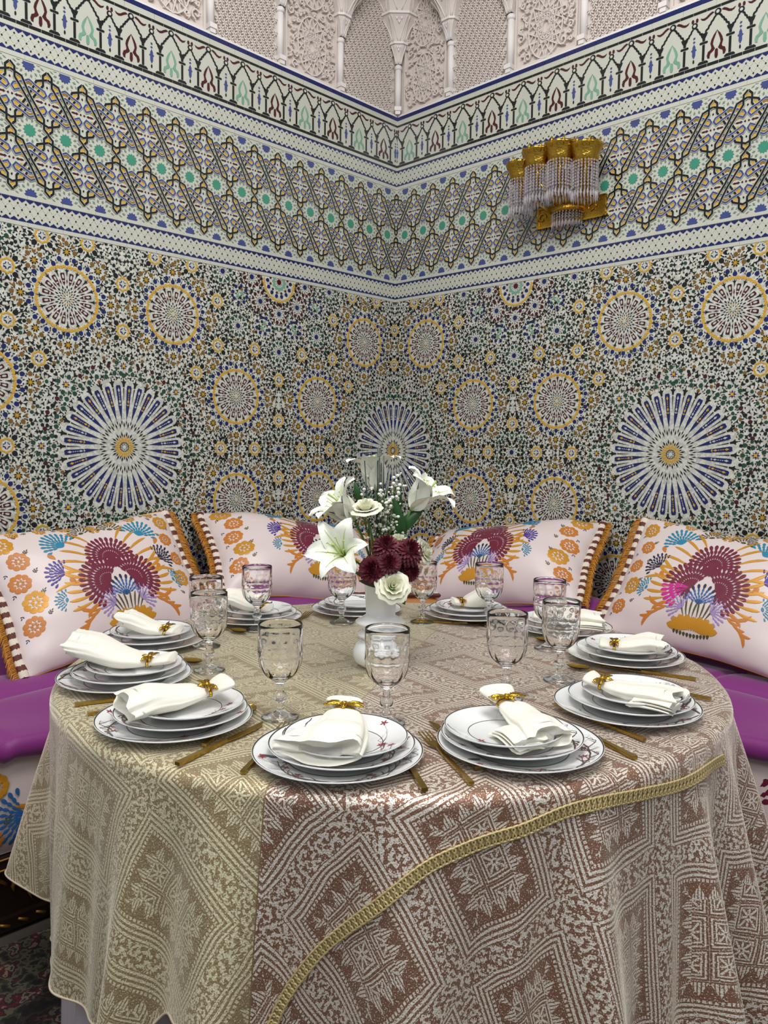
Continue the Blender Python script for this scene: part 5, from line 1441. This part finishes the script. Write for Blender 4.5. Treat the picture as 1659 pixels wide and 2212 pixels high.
def rose(base, axis, R, label, name='rose', mt=None):
    t = empty(name, base); tag(t, label, 'rose', 'cream roses'); O = Vector((0, 0, 0)); X, Y, Z = frame(Vector(axis)); mt = mt or ROSE; mb = MB(); rn = random.Random(int(R*1e4)+len(label))
    for ring_, (n, rr, op, hh) in enumerate(((3, .16, .12, .62), (4, .30, .30, .64), (5, .50, .55, .62), (6, .72, .95, .52), (7, .92, 1.35, .42))):
        for i in range(n):
            a = 2*pi*i/n+ring_*.7+rn.uniform(-.1, .1); rows = []
            for p in range(8):
                u = p/7; row = []
                for q in range(9):
                    v = q/8*2-1; wv = R*rr*1.35*sin(pi*(.18+.72*u))**.7
                    th = v*wv/(R*rr+.001)*.75; rad = R*(rr*.45+rr*.55*u**(.7)+.06*u*u*op)*(1+.05*sin(v*4+i))
                    zz = R*(hh*u*(1.0-.35*op*u)+.12*(1-rr))*(1-.10*v*v)-R*.10*op*u*u*u
                    row.append(O+(X*cos(a+th)+Y*sin(a+th))*rad+Z*zz)
                rows.append(row)
            mb.grid(rows, mt, True)
    mb.build('petals', t)['kind'] = 'stuff'
    m2 = MB(); stem_to_vase(m2, Vector(base)); m2.v = [(v[0]-base[0], v[1]-base[1], v[2]-base[2]) for v in m2.v]
    m2.lathe([(.0005, -.004), (R*.3, -.001), (R*.35, .004)], 10, STG, M=Matrix(((X.x, Y.x, Z.x, 0), (X.y, Y.y, Z.y, 0), (X.z, Y.z, Z.z, 0), (0, 0, 0, 1)))); m2.build('stem', t)
rose(W(788, 1102, -.045), (-.1, -.35, .9), .038, 'cream rose among the lilies at the upper left of the bouquet')
rose(W(846, 1258, -.070), (.18, -.85, .45), .040, 'cream rose hanging over the front rim of the vase')
rose(W(858, 1170, -.015), (.1, -.4, .9), .026, 'small cream rose behind the burgundy blooms')
rose(W(912, 1192, -.010), (.85, -.35, .35), .032, 'cream rose at the right end of the bouquet, in profile')
def mum(base, axis, R, label):
    t = empty('chrysanthemum', base); tag(t, label, 'flower', 'burgundy chrysanthemums'); X, Y, Z = frame(Vector(axis)); mb = MB(); O = Vector((0, 0, 0)); g = 2.39996
    N = 120
    for i in range(N):
        u = (i+.5)/N; ph = u**.62*1.85; a = i*g; L = R*(.45+.35*u); d = (X*cos(a)+Y*sin(a))*sin(ph)+Z*cos(ph); tg = (X*cos(a)+Y*sin(a))*cos(ph)-Z*sin(ph); sd = d.cross(tg).normalized()
        rows = []
        for k in range(5):
            v = k/4; c = O+d*(R*.35+L*v*.95)+tg*(L*.30*v*v)*(1 if u > .3 else -.6); wv = R*.115*sin(pi*(.15+.75*v))*(1.1 if u > .3 else .8)
            rows.append([c-sd*wv+d*wv*.3, c, c+sd*wv+d*wv*.3])
        mb.grid(rows, CHR, True)
    mb.lathe([(.0005, -R*.4), (R*.35, -R*.2), (R*.5, R*.15), (R*.35, R*.4), (.0005, R*.5)], 12, CHR, M=Matrix(((X.x, Y.x, Z.x, 0), (X.y, Y.y, Z.y, 0), (X.z, Y.z, Z.z, 0), (0, 0, 0, 1))))
    mb.build('petals', t)['kind'] = 'stuff'
    m2 = MB(); stem_to_vase(m2, Vector(base)); m2.v = [(v[0]-base[0], v[1]-base[1], v[2]-base[2]) for v in m2.v]; m2.build('stem', t)
mum(W(832, 1178, -.045), (0, -.6, .75), .032, 'burgundy chrysanthemum, topmost, in the middle of the bouquet')
mum(W(806, 1225, -.060), (-.2, -.9, .2), .034, 'burgundy chrysanthemum just right of the big open lily')
mum(W(838, 1208, -.065), (.1, -.95, .25), .028, 'burgundy chrysanthemum above the rose that hangs over the rim')
mum(W(882, 1188, -.035), (.3, -.7, .6), .033, 'burgundy chrysanthemum at the right of the bouquet')
mum(W(884, 1232, -.020), (.6, -.7, .1), .025, 'burgundy chrysanthemum low at the right, behind the rim rose')
# leaves
LFL = ['broad dark leaf under the right-hand lily', 'narrow green leaf in the middle above the burgundy blooms', 'green leaf between the left and top lilies', 'green leaf low over the left rim of the vase', 'green leaf hanging at the right rim of the vase', 'green leaf at the lower left under the open lily', 'dark leaf behind the middle stems']
for (a, b, wd_, dy), lab in zip((((838, 1165), (912, 1098), .030, .0), ((875, 1155), (842, 1068), .016, -.02), ((775, 1100), (762, 1045), .016, .01), ((835, 1262), (775, 1248), .018, -.045), ((855, 1268), (874, 1300), .016, -.030), ((815, 1255), (765, 1232), .016, -.03), ((850, 1150), (862, 1060), .018, .02)), LFL):
    A, B = W(a[0], a[1], dy), W(b[0], b[1], dy-.01); d = B-A; side = d.cross(Vector((0, -1, .4))).normalized(); up_ = side.cross(d).normalized(); rows = []
    for k in range(11):
        u = k/10; w_ = wd_/2*sin(pi*(u*.96+.02))**.8; c = A+d*u+up_*(.008*sin(pi*u))
        rows.append([c-side*w_-up_*w_*.3, c-side*w_*.5-up_*w_*.1, c, c+side*w_*.5-up_*w_*.1, c+side*w_-up_*w_*.3])
    mb = MB(); mb.grid(rows, LEAF, True); stem_to_vase(mb, A, .0014); o = mb.build('leaf'); tag(o, lab, 'leaf', 'bouquet leaves')
# steel grass
for k, (x0, x1, y1, dy) in enumerate(((812, 811, 972, .005), (815, 815, 975, .0), (818, 819, 980, .01), (822, 824, 990, -.003), (796, 783, 1000, -.01), (826, 824, 1005, .0), (812, 806, 1050, -.01), (835, 842, 1060, .01))):
    mb = MB(); A, B = W(x0, 1180, dy), W(x1, y1, dy); mb.tube([Vector((VX+(A.x-VX)*.4, A.y, .88)), A, (A+B)/2+Vector((.0006, 0, 0)), B], [.0016, .0016, .0015, .0012], REED, 6)
    tag(mb.build('reed_stem'), ['tallest thin dark reed, leftmost of the upright middle bundle', 'dark reed, second from the left in the upright middle bundle', 'dark reed in the centre of the upright middle bundle', 'dark reed at the right of the upright middle bundle', 'dark reed leaning left beside the cream upper rose', 'short dark reed just right of the upright bundle', 'low dark reed hidden behind the upright bundle', 'low dark reed leaning right beside the green leaf'][k], 'stem', 'dark reed stems')
# baby's breath
bt = empty('babys_breath', (VX, VY, .94)); tag(bt, 'airy sprays of tiny white gypsophila blooms in the middle of the bouquet', 'flower')
rn = random.Random(12); mb = MB(); mf = MB()
for k in range(26):
    tip = W(rn.uniform(778, 872), rn.uniform(1020, 1150), rn.uniform(-.05, .03)); root = W(rn.uniform(812, 832), 1225, rn.uniform(-.02, .01)); mid = (tip+root)/2+Vector((rn.uniform(-.01, .01), 0, .01))
    P = [root*(1-u)**2+mid*2*u*(1-u)+tip*u*u for u in [j/6 for j in range(7)]]; mb.tube(P, .0006, STG, 3)
    for j in range(8):
        q = P[rn.randrange(3, 7)]; e = q+Vector((rn.uniform(-.016, .016), rn.uniform(-.012, .012), rn.uniform(-.002, .020))); mb.tube([q, e], .0004, STG, 3)
        r = rn.choice((.0014, .0020, .0030, .0038)); 
        mf.lathe([(.0001, -r), (r*.8, -r*.5), (r, .1*r), (r*.6, r*.8), (.0001, r)], 7, WHT, tuple(e), mod=lambda a, z: 1+.25*cos(3.5*a))
for m_, nm in ((mb, 'twigs'), (mf, 'blooms')):
    m_.v = [(v[0]-VX, v[1]-VY, v[2]-.94) for v in m_.v]; m_.build(nm, bt)['kind'] = 'stuff'

# ---------------------------------------------------------------- crystal wall light
F = FW('R'); GS = mat('chased_gold', '#c2983c', .2, 1., bump=.8, bscale=160)
def crys():
    m = bpy.data.materials.new('lilac_crystal'); m.use_nodes = True; b = m.node_tree.nodes['Principled BSDF']
    b.inputs['Transmission Weight'].default_value = .75; b.inputs['Roughness'].default_value = .05; b.inputs['IOR'].default_value = 1.6; b.inputs['Base Color'].default_value = (.86, .82, .86, 1); return m
CRY = crys()
t = empty('wall_sconce', F(.95, 2.26, 0)); OS = F(.95, 2.26, 0)
tag(t, 'gold wall light with four crystal-bead shades on the right-hand tiled wall', 'wall light')
def LF(u, z, h=0.): return F(u, z, h)-OS
def lbox(mb, u0, u1, z0, z1, h0, h1, m_):
    mb.add([LF(u, z, h) for u in (u0, u1) for z in (z0, z1) for h in (h0, h1)], [(0, 2, 3, 1), (4, 5, 7, 6), (0, 1, 5, 4), (2, 6, 7, 3), (0, 4, 6, 2), (1, 3, 7, 5)], m_)
mb = MB(); lbox(mb, .815, 1.115, 2.150, 2.225, .003, .014, GS); lbox(mb, .812, 1.118, 2.146, 2.152, .003, .020, GOLD); lbox(mb, .812, 1.118, 2.222, 2.228, .003, .020, GOLD); lbox(mb, 1.108, 1.118, 2.146, 2.228, .003, .020, GOLD); lbox(mb, .812, .820, 2.146, 2.228, .003, .020, GOLD); lbox(mb, .88, 1.05, 2.225, 2.36, .003, .014, GS)
for k in range(4):
    pts = [LF(.835+.075*k+.02*cos(a)*(1-a/9), 2.187+.02*sin(a)*(1-a/9), .018) for a in [j*.45 for j in range(14)]]; mb.tube(pts, .0028, GOLD, 5)
mb.build('backplate', t)
rn = random.Random(4)
def bead(mb, c, r, h):
    vs = [c+Vector((0, 0, h))]+[c+Vector((r*cos(a), r*sin(a), 0)) for a in (0.3, 1.87, 3.44, 5.01)]+[c-Vector((0, 0, h))]
    mb.add(vs, [(0, 1, 2), (0, 2, 3), (0, 3, 4), (0, 4, 1), (5, 2, 1), (5, 3, 2), (5, 4, 3), (5, 1, 4)], CRY)
for i, (u, h, zt) in enumerate(((.80, .115, 2.372), (.895, .145, 2.392), (.995, .145, 2.392), (1.085, .115, 2.376))):
    R = .047; sh = empty('shade', (0, 0, 0)); sh.parent = t; sh.location = LF(u, zt, h)
    mb = MB(); n = 48
    mb.lathe([(R*.96, -.052), (R, -.050), (R*1.02, -.036), (R*1.10, -.018), (R*1.28, .004), (R*1.34, .010), (R*1.26, .006), (R*1.04, -.016), (R*.95, -.036)], n, GS, mod=lambda a, z: 1+(.05*abs(sin(4*a)) if z > -.03 else 0)+.012*sin(24*a))
    for k in range(8):
        a = 2*pi*k/8; mb.tube([Vector((R*(1.15+.12*q)*cos(a+.10*sg*(1-q)), R*(1.15+.12*q)*sin(a+.10*sg*(1-q)), -.010+.035*q)) for sg in (-1,) for q in (0, .5, 1)], [.005, .0065, .002], GOLD, 6)
    mb.tube([Vector((0, 0, -.03)), Vector((0, 0, -.12))], .010, GS, 8); p_in = LF(u, zt, h)
    mb.build('crown', sh)
    mb = MB()
    for k in range(24):
        a = 2*pi*k/24; j = 0; z = -.056
        while z > -.150: bead(mb, Vector((R*1.0*cos(a), R*1.0*sin(a), z)), .0046, .0052); z -= .0112
        bead(mb, Vector((R*cos(a), R*sin(a), -.172-.006*(k % 2))), .0050, .020)
    for k in range(14):
        a = 2*pi*k/14; z = -.056
        while z > -.165: bead(mb, Vector((R*.6*cos(a), R*.6*sin(a), z)), .0045, .0065); z -= .0135
    o = mb.build('crystal_strands', sh); o['kind'] = 'stuff'
    mb = MB(); q0 = LF(u, zt-.10, h); mb.tube([q0, LF((u+.95)/2, zt-.16, h*.55), LF(.95+(u-.95)*.4, 2.19, .012)], .006, GOLD, 8); mb.build('arm', t)
mb = MB(); c = LF(.955, 2.185, .012)
# half basket below
def LB(a, r, z): return LF(.955+r*cos(a), 2.185+z, .012+r*sin(a))
rows = [[LB(pi*j/24, r, z) for j in range(25)] for r, z in ((.020, .045), (.040, .030), (.055, .022), (.066, .018), (.070, .010), (.066, .002), (.058, .0))]
mb.grid(rows, GS, True); mb.grid([[p+Vector((0, 0, -.002)) for p in r] for r in rows][::-1], GS, True); mb.build('half_basket', t)
mb = MB()
for r, n_ in ((.064, 15), (.046, 11), (.028, 7)):
    for k in range(n_):
        a = pi*(k+.5)/n_; z = -.006
        while z > -.028: bead(mb, LB(a, r, z), .0040, .0045); z -= .010
        bead(mb, LB(a, r, -.046), .0046, .014)
mb.build('basket_crystals', t)['kind'] = 'stuff'
